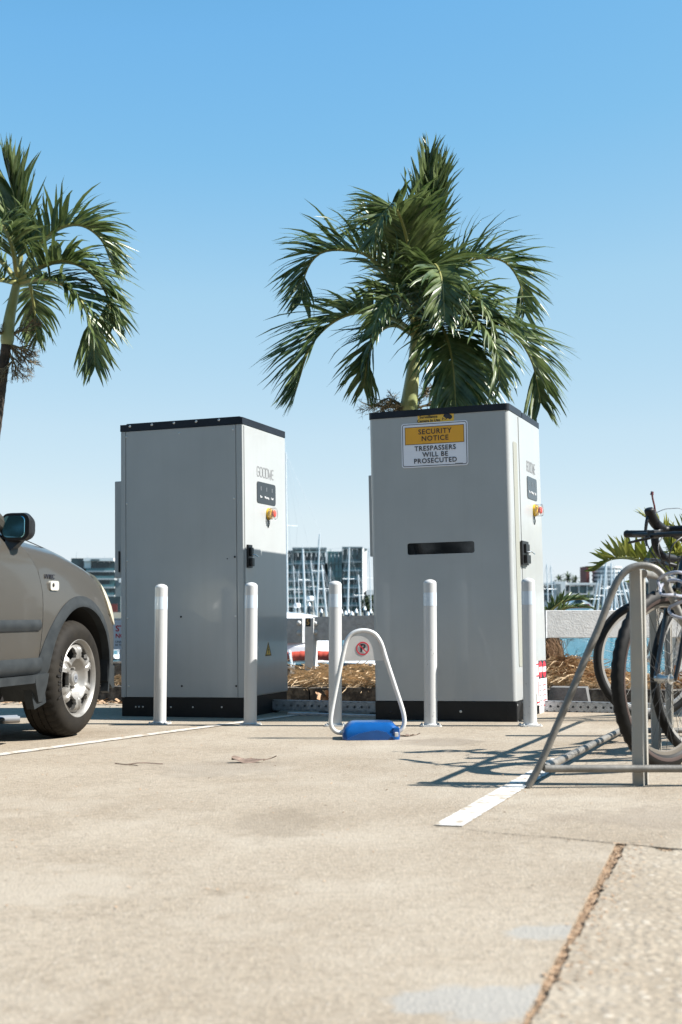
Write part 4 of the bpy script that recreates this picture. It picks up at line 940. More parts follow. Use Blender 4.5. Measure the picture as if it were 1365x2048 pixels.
# young palm behind the bike rack, low frond and stump beside the notice cabinet
YY = 11.7
yp = P(1350, 1230, YY); yr = thing('young_palm', 'small yellow-green palm behind the bike rack and handlebars', 'palm', (yp.x, YY, .05))
def LY(u, v, dy=0): return P(u, v, YY + dy) - V(yr.location)
bm = B(); tube(bm, [V((0, 0, 0)), LY(1352, 1260), LY(1356, 1180)], [.05, .045, .03], 10); obj('trunk', bm, K['trunk'], yr)
for pts, ln, kw in (([LY(1356, 1190), LY(1325, 1150, -.1), LY(1275, 1120, -.1), LY(1225, 1118, -.1), LY(1192, 1140, -.1)], .30, dict(n=26, wid=.042, lift=1.3, spread=.45, droop=.10, wind=(0, 0, .02), fold=.2)),
                    ([LY(1358, 1185), LY(1348, 1120), LY(1325, 1070), LY(1300, 1040), LY(1285, 1030)], .30, dict(n=30, wid=.030, droop=.12, wind=(-.1, 0, .02))),
                    ([LY(1358, 1185), LY(1366, 1120), LY(1380, 1060), LY(1410, 1020)], .36, dict(n=30, wid=.034, droop=.2)),
                    ([LY(1358, 1190), LY(1380, 1150, -.3), LY(1410, 1140, -.5), LY(1440, 1180, -.6)], .34, dict(n=28, wid=.036, droop=.4)),
                    ([LY(1354, 1190), LY(1330, 1165, .3), LY(1300, 1150, .5), LY(1270, 1165, .6)], .28, dict(n=24, wid=.034, lift=.9, droop=.2))):
    frond(yr, pts, ln, hash(ln * 1000) % 97 + len(pts), m='leafb', **kw)
frond(yr, [LY(1360, 1190), LY(1370, 1150, .1), LY(1362, 1110, .2), LY(1345, 1085, .2)], .26, 12, m='leaf', n=26)
YL = 11.45
lp = P(1110, 1290, YL); lr = thing('palm_stump', 'shaggy palm stump with two low fronds beside the notice cabinet', 'plant', (lp.x, YL, .05))
def LL(u, v, dy=0): return P(u, v, YL + dy) - V(lr.location)
bm = B(); tube(bm, [V((-.05, 0, -.05)), LL(1098, 1310), LL(1096, 1270), LL(1094, 1240)], [.075, .07, .06, .05], 10); obj('trunk', bm, K['trunk'], lr)
frond(lr, [LL(1092, 1250), LL(1100, 1222), LL(1125, 1204), LL(1155, 1198), LL(1172, 1200)], .16, 5, m='leaf', n=30, wid=.028, droop=.25, lift=.6)
frond(lr, [LL(1092, 1255, -.1), LL(1120, 1222, -.1), LL(1150, 1213, -.1), LL(1182, 1216, -.1)], .14, 6, m='leaf', n=26, wid=.026, droop=.3)
vs_, fs = [], []
r_ = random.Random(21)
for i in range(170):      # hanging dry fibres
    p = LL(r_.uniform(1090, 1112), r_.uniform(1262, 1300), r_.uniform(-.15, .1)); q = p + V((r_.uniform(-.02, .10), r_.uniform(-.05, .05), -r_.uniform(.1, .3))); m_ = (p + q) / 2 + V((.03, 0, .03)); s = V((r_.uniform(.002, .005), 0, .001)); k = len(vs_)
    vs_ += [p - s, p + s, m_ - s, m_ + s, q - s * .3, q + s * .3]; fs += [(k, k + 1, k + 3, k + 2), (k + 2, k + 3, k + 5, k + 4)]
soup('dry_fibre', vs_, fs, K['deadleaf'], lr)
twigs(lr, LL(1115, 1318), LL(1150, 1268) - LL(1115, 1318), .20, 3, 'darktwig', 'dead_twig', depth=3, r0=.003, nb=4, spread=.7)
twigs(lr, LL(1125, 1330), LL(1168, 1290) - LL(1125, 1330), .20, 9, 'darktwig', 'dead_twig', depth=3, r0=.003, nb=4, spread=.8)
twigs(lr, LL(1105, 1300), LL(1130, 1262) - LL(1105, 1300), .18, 15, 'darktwig', 'dead_twig', depth=3, r0=.0025, nb=4, spread=.8)

# unseen trees added to block sky light behind the camera; mirrored in window slot
def sky_blocking_belt():
    r = random.Random(77); vs_, fs = [], []
    for i in range(7000):
        x = r.uniform(-48, 48); top = 9.5 + 3.0 * noise.noise(V((x * .16, 2, 0))) ; z = top * r.random() ** .8; y = -14 + r.gauss(0, 1.3)
        
        a = V((r.gauss(0, 1), r.gauss(0, 1), r.gauss(0, .8))) * .42; b = V((r.gauss(0, 1), r.gauss(0, 1), r.gauss(0, .8))) * .36; p = V((x, y, z)); k = len(vs_)
        vs_ += [p - a, p + b, p + a, p - b]; fs.append((k, k + 1, k + 2, k + 3))
    return setp(soup('sky_blocking_trees', vs_, fs, K['farleaf']), kind='stuff')
sky_blocking_belt()

# ------------------------------------------------------------------ kerb, garden bed, straw
kd = V((.9478, -.319)); kn = V((.319, .9478))
def bedz(x, y):
    e = (V((x, y)) - V((0, 10.25))).dot(kn)             # metres behind the kerb face
    tcoord = (V((x, y)) - V((0, 10.25))).dot(kd)
    z = .10 + .05 * math.exp(-((e - .9) / .5) ** 2) * math.exp(-((tcoord - .1) / 1.2) ** 2) + .13 * math.exp(-((e - .55) / .35) ** 2) * math.exp(-((tcoord - 1.66) / .20) ** 2) + .018 * noise.noise(V((x * 2.2, y * 2.2, 1)))
    if e > 1.35: z -= (e - 1.35) ** 1.3 * .9
    return z + gz(x)
vs_, fs = [], []
nx, ny = 150, 26
for j in range(ny + 1):
    for i in range(nx + 1):
        tt = -14 + 28 * i / nx; e = .16 + 3.6 * (j / ny) ** 1.2; q = V((0, 10.25)) + kd * tt + kn * e; vs_.append(V((q.x, q.y, bedz(q.x, q.y))))
for j in range(ny):
    for i in range(nx): a = j * (nx + 1) + i; fs.append((a, a + 1, a + nx + 2, a + nx + 1))
setp(soup('garden_bed', vs_, fs, K['soil'], None, True), kind='structure')
for x0 in (-60, 14):
    e = []
    for tt in ((-60, -14) if x0 < 0 else (14, 60)): e.append(V((0, 10.25)) + kd * tt)
    q = [e[0] + kn * .1, e[1] + kn * .1, e[1] + kn * 5, e[0] + kn * 5]; setp(soup('garden_bed', [V((p.x, p.y, gz(p.x) + (.1 if i < 2 else -1.6))) for i, p in enumerate(q)], [(0, 1, 2, 3)], K['soil']), kind='structure')
r_ = random.Random(4)
kb = thing('kerb', 'black stained concrete kerb edging the straw garden bed', 'kerb', (0, 10.25, 0))
tt = -9.0; i = 0
while tt < 9:
    ln = .96
    bm = B(); t_ = B(); bmesh.ops.create_cube(t_, size=1); bmesh.ops.subdivide_edges(t_, edges=list(t_.edges), cuts=5, use_grid_fill=True)
    for v in t_.verts:
        co = v.co.copy(); z = (co.z + .5) * .19 - .06; v.co = V((co.x * ln, co.y * .17 + .085, z)); v.co += V((0, 1, 1)) * noise.noise(V((v.co.x * 5 + tt * 3, v.co.y * 9, v.co.z * 9))) * .012
    merge(bm, t_); c_ = V((0, 10.25)) + kd * (tt + ln / 2); o = obj('kerb_stone', bm, K['kerb'], kb, 50); o.location = (c_.x, c_.y - 10.25, gz(c_.x)); o.rotation_euler = (0, -.012, math.atan2(kd.y, kd.x) + r_.uniform(-.012, .012)); tt += ln + .012
tt = -6.2
while tt < -1.3:
    bm = B(); box(bm, (-.40, 0, -.05), (.40, .14, .30 + r_.uniform(-.02, .02)), .02); c_ = V((0, 10.25)) + kd * (tt + .4) + kn * .24; o = obj('kerb_stone', bm, K['kerb'], kb, 50); o.location = (c_.x, c_.y - 10.25, gz(c_.x)); o.rotation_euler = (0, 0, math.atan2(kd.y, kd.x)); tt += .815
def strands(name, area, n, m, seed, ln=(.12, .42), th=(.0025, .006), flat=.25):
    r = random.Random(seed); vs_, fs = [], []
    for i in range(n):
        tt, e = area(r); q = V((0, 10.25)) + kd * tt + kn * e; z = bedz(q.x, q.y) + r.uniform(.004, .06); a = r.gauss(-.25, .75) + (math.pi if r.random() < .5 else 0); el = r.gauss(.05, flat)
        L_ = r.uniform(*ln); d = V((math.cos(a) * math.cos(el), math.sin(a) * math.cos(el), math.sin(el))); p0 = V((q.x, q.y, z)) - d * L_ / 2; s = r.uniform(*th); up = V((0, -.5, .85)) * s; bend = V((r.uniform(-.03, .03), r.uniform(-.03, .03), r.uniform(.0, .05)))
        k = len(vs_)
        for f in (0, .33, .67, 1):
            c = p0 + d * L_ * f + bend * math.sin(f * math.pi) * 1.2; c.z = max(c.z, bedz(c.x, c.y) + .003); g = .4 + .6 * math.sin(math.pi * (.15 + .7 * f)); vs_ += [c - up * g, c + up * g]
        fs += [(k + 2 * j, k + 2 * j + 1, k + 2 * j + 3, k + 2 * j + 2) for j in range(3)]
    return setp(soup(name, vs_, fs, K[m]), kind='stuff')
strands('straw_mulch', lambda r: (r.gauss(-.1, 1.15), .12 + abs(r.gauss(.35, .5))), 13000, 'straw', 11, (.12, .45), (.003, .0075))
strands('straw_mulch', lambda r: (r.gauss(1.66, .16), .15 + abs(r.gauss(.35, .3))), 1500, 'straw', 12, (.1, .3))
strands('brown_mulch', lambda r: (r.gauss(1.64, .17), .2 + abs(r.gauss(.35, .3))), 2600, 'deadleaf', 13, (.06, .25), (.003, .008), .5)
strands('brown_mulch', lambda r: (r.uniform(2.2, 5), .15 + abs(r.gauss(.4, .5))), 1800, 'deadleaf', 14, (.04, .16), (.004, .010), .3)
strands('brown_mulch', lambda r: (r.uniform(-7, -2), .2 + abs(r.gauss(.4, .5))), 2200, 'deadleaf', 15, (.05, .2), (.004, .010), .4)
sp = []
for i in range(700):
    tt = rng.uniform(-5.6, -1.1); q = V((0, 10.25)) + kd * tt - kn * abs(rng.gauss(0, .22)); sp.append(V((q.x, q.y, gz(q.x) + .004)))
for i in range(160):
    tt = rng.uniform(.8, 4); q = V((0, 10.25)) + kd * tt - kn * abs(rng.gauss(0, .12)); sp.append(V((q.x, q.y, gz(q.x) + .004)))
flakes('leaf_litter', sp, K['leaflit'], .014, .05, 8, .5)
# boulder and wheel stop at the kerb right of the notice cabinet
bm = B(); bmesh.ops.create_icosphere(bm, subdivisions=4, radius=.12)
for v in bm.verts: v.co *= 1 + .35 * noise.noise(v.co * 9) + .12 * noise.noise(v.co * 40)
p = P(1098, 1365, 9.95); setp(obj('boulder', bm, K['rock'], None, 0, (p.x - .02, 9.98, .11)), 'rough grey boulder half hidden by the notice cabinet', 'rock')
p = P(1143, 1400, 9.55); ws = B(); hw0, hw1 = .155, .125
T = M.Translation((p.x, 9.62, gz(p.x))) @ M.Rotation(-.28, 4, 'Z')
prism(ws, [(-hw0, 0), (hw0, 0), (hw1, .155), (-hw1, .155)], -.10, .10, T @ FACE_Y); 
setp(obj('wheel_stop', ws, K['wheelstop'], None, 0), 'dark concrete wheel stop end behind the perforated channel', 'wheel stop')

# ------------------------------------------------------------------ galvanised perforated channels between the cabinets
def channel(label, a, b, ht=.068, dp=.04, joint=None):
    d = (b - a); L_ = d.length; ang = math.atan2(d.y, d.x)
    root = thing('perforated_channel', label, 'steel channel', mat4=M.Translation(a) @ M.Rotation(ang, 4, 'Z'), group='perforated steel channels')
    n = int(L_ / .052); bm = B(); st = L_ / n; vs0 = []
    # web with real round holes
    for i in range(n):
        cx = st * (i + .5); hx, hz = st / 2, ht / 2; hole, outer = [], []
        for k in range(16):
            a_ = 2 * math.pi * k / 16; c_, s_ = math.cos(a_), math.sin(a_); m_ = max(abs(c_) / hx, abs(s_) / hz)
            hole.append(bm.verts.new((cx + .0085 * c_, 0, hz + .0085 * s_))); outer.append(bm.verts.new((cx + c_ / m_, 0, hz + s_ / m_)))
        for k in range(16): bm.faces.new((hole[k], hole[(k + 1) % 16], outer[(k + 1) % 16], outer[k]))
        inn = [bm.verts.new(v.co + V((0, .003, 0))) for v in hole]
        for k in range(16): bm.faces.new((hole[k], hole[(k + 1) % 16], inn[(k + 1) % 16], inn[k]))
        for x_ in (cx - hx, cx + hx):
            for z_ in (0, ht): pass
    for i in range(n):
        for sx_, sz_ in ((0, 0), (1, 0), (0, 1), (1, 1)): pass
    box(bm, (0, .001, ht), (L_, dp, ht + .003)); box(bm, (0, .001, -.003), (L_, dp, 0)); box(bm, (0, dp - .003, 0), (L_, dp, ht)); 
    o = obj('web', bm, K['galv'], root, 0)
    for x in (.1, L_ / 2, L_ - .1):
        bm = B(); box(bm, (x - .03, .004, -.028), (x + .03, dp, -.0035)); obj('foot', bm, K['cabdark'], root)
    if joint:
        bm = B(); box(bm, (joint, -.004, .002), (joint + .16, -.0005, ht - .002), .0005); jp = obj('splice_plate', bm, K['galv'], root)
        for k in range(3):
            bm = B(); lathe(bm, [(.012, 0), (.012, .004), (.006, .005), (.005, .012), (0, .012)], 10, M.Translation((joint + .03 + .05 * k, -.004, ht / 2)) @ M.Rotation(R(90), 4, 'X')); obj('bolt', bm, K['silver'], jp)
    return root
channel('perforated channel in the shade between the two cabinets', P(520, 1419, 9.62) , P(775, 1425, 9.32))
channel('sunlit perforated channel running right from the notice cabinet', P(1050, 1421, 9.4), P(1420, 1423, 8.95), joint=.62)
bm = B(); a, b = P(575, 1427, 9.3), P(752, 1431, 9.05); T = M.Translation((a.x, a.y, gz(a.x))) @ M.Rotation(math.atan2(b.y - a.y, b.x - a.x), 4, 'Z')
box(bm, (0, 0, .002), ((b - a).length, .045, .022), .003, mat4=T); setp(obj('steel_flat_bar', bm, K['galv'], None), 'thin steel flat bar lying before the shaded channel', 'steel bar')

# ------------------------------------------------------------------ timber barrier fence
fd = V((.94, -.34)).normalized()
fa = P(628, 1234, 11.05)
fang = math.atan2(fd.y, fd.x)
fe = thing('barrier_fence', 'low painted timber barrier with one wide rail and post plate 5', 'fence', mat4=M.Translation((fa.x, fa.y, 0)) @ M.Rotation(fang, 4, 'Z'))
MF = fe.matrix_world.copy() if False else M.Translation((fa.x, fa.y, 0)) @ M.Rotation(fang, 4, 'Z')
def onf(u, v, y=0): return on_plane(MF, 'y', y, u, v)
def rail(name, x0, zt0, zb0, x1, zt1, zb1, th, m, y=0):
    bm = B(); n = 24; rings = []
    for i in range(n + 1):
        t = i / n; x = x0 + (x1 - x0) * t; a, b = zt0 + (zt1 - zt0) * t, zb0 + (zb1 - zb0) * t; rings.append([V((x, y, b)), V((x, y, a)), V((x, y + th, a)), V((x, y + th, b))])
    loft(bm, rings); return obj(name, bm, m, fe, 20)
a, b = onf(626, 1234), onf(626, 1281.5); c, d = onf(1092, 1220.5), onf(1092, 1276)
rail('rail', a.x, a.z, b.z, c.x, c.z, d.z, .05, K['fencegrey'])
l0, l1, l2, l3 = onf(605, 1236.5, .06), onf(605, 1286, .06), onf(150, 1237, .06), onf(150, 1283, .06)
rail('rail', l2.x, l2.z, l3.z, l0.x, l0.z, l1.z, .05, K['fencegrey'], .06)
def fpost(u0, u1, vt, y=-.03, dp=.10, plate=False):
    a, b = onf(u0, vt, y), onf(u1, vt, y); bm = B(); box(bm, (a.x, y, -.15), (b.x, y + dp, a.z), .004); return obj('post', bm, K['fence'], fe), a, b
po, a, b = fpost(610, 627.5, 1236, -.028, .10)
bm = B(); c0 = onf(617, 1244.5, -.028); box(bm, (c0.x - .021, -.0325, c0.z - .035), (c0.x + .021, -.0285, c0.z + .035), .0008); npl = obj('number_plate', bm, K['black'], po)
K['bronze'] = mat('bronze_print', (.42, .27, .10), .5, var=.05)
text('lettering', '5', .062, M.Translation((c0.x, -.033, c0.z - .001)) @ FACE_Y, K['bronze'], npl, .02)
for u, v, y in ((598.5, 1246, .06), (598.5, 1266, .06), (632.5, 1247, 0), (632.5, 1265, 0)):
    c1 = onf(u - (1 if u > 610 else 0), v, y); bm = B(); lathe(bm, [(.021, 0), (.021, .004), (.016, .012), (.008, .016), (0, .017)], 14, M.Translation((c1.x, y, c1.z)) @ M.Rotation(R(90), 4, 'X')); obj('coach_bolt', bm, K['fence'], fe)
for u in (250,):
    a = onf(u, 1245, .055 if u > 600 else .115); bm = B(); box(bm, (a.x - .05, a.y, -.15), (a.x + .05, a.y + .1, a.z + .03), .004); obj('post', bm, K['fence'], fe)
qa, qb = P(1090, 1220.5, 10.85), P(1090, 1276, 10.85); fr_ = thing('barrier_fence', 'smooth white timber barrier rail behind the bike rack, before the water', 'fence', (qa.x, 10.85, 0), 'timber barriers')
fr_.rotation_euler = (0, 0, R(9)); fe['group'] = 'timber barriers'
bm = B(); box(bm, (-.02, 0, qb.z), (2.6, .05, qa.z), .004); obj('rail', bm, K['fence'], fr_, 20)
for x in (1.15, 2.4):
    bm = B(); box(bm, (x, .054, -.15), (x + .1, .154, qa.z + .03), .004); obj('post', bm, K['fence'], fr_)
    for z in (.06, .17):
        bm = B(); lathe(bm, [(.021, 0), (.021, .004), (.016, .012), (.008, .016), (0, .017)], 14, M.Translation((x + .05, 0, qb.z + z)) @ M.Rotation(R(90), 4, 'X')); obj('coach_bolt', bm, K['fence'], fr_)
# warning board beside the seamed cabinet (its right part hidden by the cabinet)
YS = 10.2
a, b = P(227, 1241, YS), P(300, 1299, YS)
sb = thing('warning_board', 'white warning board with red lettering between the car and the seamed cabinet', 'sign', (a.x, YS, b.z))
bm = B(); box(bm, (0, 0, 0), (b.x - a.x, .006, a.z - b.z), .002); obj('board', bm, K['signwhite'], sb)
bm = B(); box(bm, (.08, .0065, -b.z), (.12, .03, a.z - b.z - .02), .003); box(bm, (b.x - a.x - .06, .0065, -b.z), (b.x - a.x - .02, .03, a.z - b.z - .02), .003); obj('post', bm, K['galv'], sb)
for s, z, sz, m_ in (('STOP', .158, .064, 'red'), ('NO ENTRY', .103, .045, 'red'), ('UNAUTHORISED', .058, .022, 'greyprint'), ('BE TOWED', .034, .020, 'greyprint')):
    text('lettering', s, sz, M.Translation((.018, -.0015, z)) @ FACE_Y, K[m_], sb, .02, align='LEFT')
# dry brown leaf leaning against the kerb, leaves and twigs on the car park
def dead_leaf(label, p, ln, wd, rz, m, curl=.5, seed=1, tilt=0):
    r = random.Random(seed); vs_, fs = [], []; n, k = 10, 4
    for i in range(n + 1):
        t = i / n; w_ = wd * math.sin(math.pi * (.06 + .9 * t) ** .8) * .5
        for j in range(-k, k + 1):
            q = j / k; vs_.append(V((ln * (t - .5), w_ * q, curl * ln * (.5 * (t - .5) ** 2 + .10 * abs(q) ** 1.5 * (1 - t)) + .012 * noise.noise(V((t * 4, q * 2, seed))) + .004)))
    m_ = 2 * k + 1
    for i in range(n):
        for j in range(m_ - 1): a = i * m_ + j; fs.append((a, a + 1, a + m_ + 1, a + m_))
    o = soup('fallen_leaf', vs_, fs, m, None, True); o.location = p; o.rotation_euler = (tilt, 0, rz)
    st = B(); tube(st, [V((ln * .45, 0, curl * ln * .1)), V((ln * .7, .01, curl * ln * .16)), V((ln * .85, .0, curl * ln * .3))], .0025, 5); obj('leaf_stalk', st, m, o)
    return setp(o, label, 'leaf')
p = G(497, 1525); dead_leaf('dark withered leaf lying alone on the open car park', p, .16, .06, .05, K['greyleaf'], .7, 3, .3)
p = G(812, 1473); dead_leaf('small dry leaf beside the blue barrier base', p, .10, .035, .2, K['greyleaf'], .6, 5)
p = P(641, 1398, 10.0); dead_leaf('big curled tan leaf at the foot of fence post', V((p.x, 9.98, .05)), .20, .14, 1.1, K['deadleaf'], 1.2, 8, .95)
p = P(655, 1390, 10.05); dead_leaf('upright brown leaf folded against the black kerb', V((p.x, 10.02, .08)), .16, .10, 1.9, K['deadleaf'], 1.0, 9, 1.0)
tw = B(); p = G(275, 1530); tube(tw, spline([p + V((-.11, .02, .006)), p + V((-.05, -.01, .004)), p + V((.02, -.012, .012)), p + V((.12, .015, .004))], 14), .0025, 5); tube(tw, [p + V((-.05, -.01, .005)), p + V((.01, -.05, .004))], .002, 5); setp(obj('twig', tw, K['greyleaf']), 'thin dry twig on the concrete before the parking line', 'twig')
bm = B(); p = G(-60, 1449); q = G(40, 1445); tube(bm, [p + V((0, 0, .022)), q + V((0, 0, .022))], .021, 12); tube(bm, [p + V((0, .16, .022)), q + V((-.05, .14, .022))], .018, 12); setp(obj('steel_tube', bm, K['bikegrey']), 'pair of grey steel tubes lying on the ground under the car', 'tube')

# ------------------------------------------------------------------ bike rack
YR = 5.4
ra = P(1283, 1537, YR); ra.z = gz(ra.x)
rk = thing('bike_rack', 'weathered grey hoop bike rack with bicycles leaning in it', 'bike rack', (ra.x, YR, ra.z))
def LR(u, v, dy=0): return P(u, v, YR + dy) - V(rk.location)
hp = [(1056, 1574), (1080, 1531), (1110, 1462), (1140, 1392), (1170, 1320), (1198, 1255), (1222, 1192), (1238, 1158), (1258, 1138), (1283, 1131), (1308, 1136), (1326, 1152), (1342, 1190), (1365, 1240), (1400, 1322), (1440, 1412), (1480, 1500), (1512, 1574)]
bm = B(); tube(bm, spline([LR(u, v) for u, v in hp], 110), .0150, 14); hoop = obj('hoop', bm, K['rack'], rk)
f0 = LR(1056, 1574); f1 = LR(1512, 1574); zc = .072
bm = B(); tube(bm, [V((f0.x + .07, 0, zc)), V((f1.x - .07, 0, zc))], .0150, 12); obj('cross_bar', bm, K['rack'], rk)
rd = V((.355, .935, 0)); RLn = 3.2
bm = B(); s0 = V((f0.x + .075, .03, zc)); e0 = G(1242, 1461, .03) - V(rk.location); tube(bm, [s0, e0, e0 + (e0 - s0) * .12], .0165, 12); obj('base_bar', bm, K['rack'], rk)
e1 = e0.copy(); bm = B(); tube(bm, [e1 + V((-.0, 0, .0)), e1 + V((1.1, -.02, .0))], .0155, 12); obj('cross_bar', bm, K['rack'], rk)
bm = B(); tube(bm, [V((f1.x - .075, .03, zc)), V((f1.x - .075, .03, zc)) + rd * RLn], .0165, 12); obj('base_bar', bm, K['rack'], rk)
top = LR(1283, 1131); bm = B(); tube(bm, [top + V((.02, .05, -.03)), top + rd * RLn + V((0, 0, -.05))], .016, 12); obj('ridge_bar', bm, K['rack'], rk)
bm = B(); ft = top + rd * RLn; tube(bm, spline([ft + V((.28, 0, -.55)), ft + V((.16, 0, -.2)), ft + V((.08, 0, -.06)), ft + V((0, 0, -.04))], 20), .016, 10); obj('hoop', bm, K['rack'], rk)
def rpost(u0, u1, vb, Y, vt):
    a, b = P(u0, vb, Y) - V(rk.location), P(u1, vb, Y) - V(rk.location); t_ = P(u0, vt, Y).z - rk.location.z
    w_ = b.x - a.x; bm = B(); dp = .10
    # folded C-section: two flanges and a web
    prism(bm, [(0, .004), (w_ * .50, -.006), (w_ * .66, .016), (w_ * .70, .030), (w_ * .80, .026), (w_ * .98, .058), (w_ * .90, .066), (w_ * .72, .044), (w_ * .60, .058), (w_ * .30, .07), (0, .03)], -.0, t_, M.Translation((a.x, a.y, 0)))
    o = obj('post', bm, K['rackpost'], rk, 0); return o
rpost(1268, 1305, 1533, YR + .03, 1139); rpost(1306, 1330, 1512, 6.58, 1148); rpost(1335, 1354, 1478, 7.45, 1156)
# cable lock looped over the hoop
bm = B(); q = [(1322, 1180), (1318, 1160), (1335, 1148), (1362, 1145), (1385, 1160), (1372, 1190), (1345, 1190), (1322, 1188), (1326, 1168), (1350, 1160), (1375, 1172), (1368, 1200), (1340, 1215), (1345, 1230), (1380, 1240)]
tube(bm, spline([LR(u, v, -.05 + .05 * math.sin(i * 1.7)) for i, (u, v) in enumerate(q)], 130), .0065, 8); setp(obj('cable_lock', bm, K['cable']), 'grey cable lock looped over the rack hoop', 'cable lock').location = rk.location

# ------------------------------------------------------------------ bicycles
def bicycle(label, hub, hd2, Rw, tyr, fk, fr_m, rim_m, side_m, bar, knobby=False, barz=1.06, forkm=None, tilt=0):
    a = math.atan2(hd2[1], hd2[0]); root = thing('bicycle', label, 'bicycle', mat4=M.Translation((hub[0], hub[1], gz(hub[0]))) @ M.Rotation(a, 4, 'Z') @ M.Rotation(tilt, 4, 'X'), group='bicycles in the rack')
    def wl_(x):
        T = M.Translation((x, 0, Rw)) @ M.Rotation(R(90), 4, 'X'); bm = B(); n = 96; Rc = Rw - tyr
        prof = []
        for k in range(15):
            q = R(-150 + 300 * k / 14); prof.append((Rc + tyr * math.cos(q), tyr * .95 * math.sin(q)))
        lathe(bm, prof, n, T, 0, (lambda r, z, k: .007 if (k % 2 and r > Rc + tyr * .72) else 0) if knobby else None)
        for f in bm.faces:
            pass
        w_ = obj('wheel', bm, [K['bikerubber']], root, 45)
        bm = B(); ri = Rc - tyr * .82; lathe(bm, [(ri + .006, .011), (ri - .016, .009), (ri - .021, 0), (ri - .016, -.009), (ri + .006, -.011), (ri + .004, 0), (ri + .006, .011)], 64, T); obj('rim', bm, K[rim_m], w_)
        if side_m:
            bm = B()
            for sgn in (-1, 1): lathe(bm, [(Rc - tyr * .50, sgn * tyr * .872), (Rc - tyr * .25, sgn * tyr * .962), (Rc + tyr * .02, sgn * tyr * .985)], 64, T)
            obj('sidewall', bm, K[side_m], w_)
        bm = B()
        for k in range(32):
            s_ = 1 if k % 2 else -1; a0 = 2 * math.pi * k / 32; a1 = a0 + (.55 if (k // 2) % 2 else -.55)
            tube(bm, [T @ V((.022 * math.cos(a1), .022 * math.sin(a1), s_ * .028)), T @ V(((ri - .015) * math.cos(a0), (ri - .015) * math.sin(a0), 0))], .0012, 3, cap=False)
        obj('spoke_set', bm, K['silver' if rim_m == 'bikerim' else 'black'], w_)
        bm = B(); lathe(bm, [(0, -.05), (.012, -.05), (.012, -.032), (.024, -.03), (.02, -.02), (.016, 0), (.02, .02), (.024, .03), (.012, .032), (.012, .05), (0, .05)], 14, T); obj('hub', bm, K['silver'], w_)
    wb = 1.04; wl_(0); wl_(-wb)
    crown = V((-.13, 0, Rw + Rw * 1.02)); ht = V((-.185, 0, Rw + Rw * 1.02 + .15)); bb = V((-.60, 0, .29)); st = V((-.76, 0, .82)); rh = V((-wb, 0, Rw))
    bm = B()
    for a_, b_, r1, r2 in ((crown, ht, .021, .021), (crown + V((-.02, 0, .03)), bb, .021, .021), (ht + V((.005, 0, -.03)), st, .017, .015), (bb, st, .016, .016)): tube(bm, [a_, b_], [r1, r2], 10)
    for s_ in (-1, 1):
        tube(bm, [bb + V((0, s_ * .02, 0)), rh + V((0, s_ * .06, 0))], .009, 8); tube(bm, [st + V((0, s_ * .015, -.03)), rh + V((0, s_ * .06, 0))], .008, 8)
    tube(bm, [bb + V((0, -.04, 0)), bb + V((0, .04, 0))], .022, 12); obj('frame', bm, K[fr_m], root)
    bm = B()
    for s_ in (-1, 1): tube(bm, spline([V((-.135, s_ * .02, Rw * 2 + .02)), V((-.125, s_ * .052, Rw * 2 - .03)), V((-.075, s_ * .055, Rw * 1.5)), V((-.01, s_ * .053, Rw * 1.05)), V((0, s_ * .052, Rw))], 14), [.014 - .005 * i / 14 for i in range(15)], 8)
    obj('fork', bm, K[forkm or fr_m], root)
    bm = B(); tube(bm, [st, st + V((-.035, 0, .12))], .0135, 8); obj('seat_post', bm, K['silver'], root)
    bm = B(); sz_ = st.z + .13; loft(bm, [[V((x, y * wd, sz_ + z)) for y, z in ((-1, -.015), (-.9, .02), (-.4, .035), (.4, .035), (.9, .02), (1, -.015))] for x, wd in ((-.90, .05), (-.88, .075), (-.82, .07), (-.74, .035), (-.66, .022), (-.63, .016))]); obj('saddle', bm, K['black'], root)
    bm = B(); T = M.Translation(bb + V((0, -.055, 0))) @ M.Rotation(R(90), 4, 'X'); lathe(bm, [(.02, -.004), (.095, -.004), (.095, .004), (.02, .004), (.02, -.004)], 36, T); ck = obj('chainring', bm, K['black'], root)
    bm = B()
    for s_ in (-1, 1):
        a_ = bb + V((0, s_ * .07, 0)); b_ = a_ + V((.11 * s_, 0, -.13 * s_)); tube(bm, [a_, b_], .011, 8); box(bm, (b_.x - .045, b_.y + min(0, s_ * .10), b_.z - .012), (b_.x + .045, b_.y + max(0, s_ * .10), b_.z + .012), .005)
    obj('crank', bm, K['black'], root)
    bc = V((-.09 if bar == 'flat' else -.10, 0, barz)); bm = B(); tube(bm, [ht, V((ht.x - .02, 0, barz - .03)), bc], .016, 10); obj('stem', bm, K['black'], root)
    bm = B()
    for k, (ex, ey) in enumerate(((.06, .12), (.09, .05), (.05, -.10), (.08, -.03))): tube(bm, spline([V((bc.x - .02, ey * 1.6, bc.z + .01)), V((bc.x + ex, ey, bc.z - .06)), V((bc.x + ex * .6, ey * .3, bc.z - .16)), V((-.15, ey * .1, ht.z - .08))], 14), .0035, 6)
    obj('cable_bundle', bm, K['black'], root)
    bm = B()
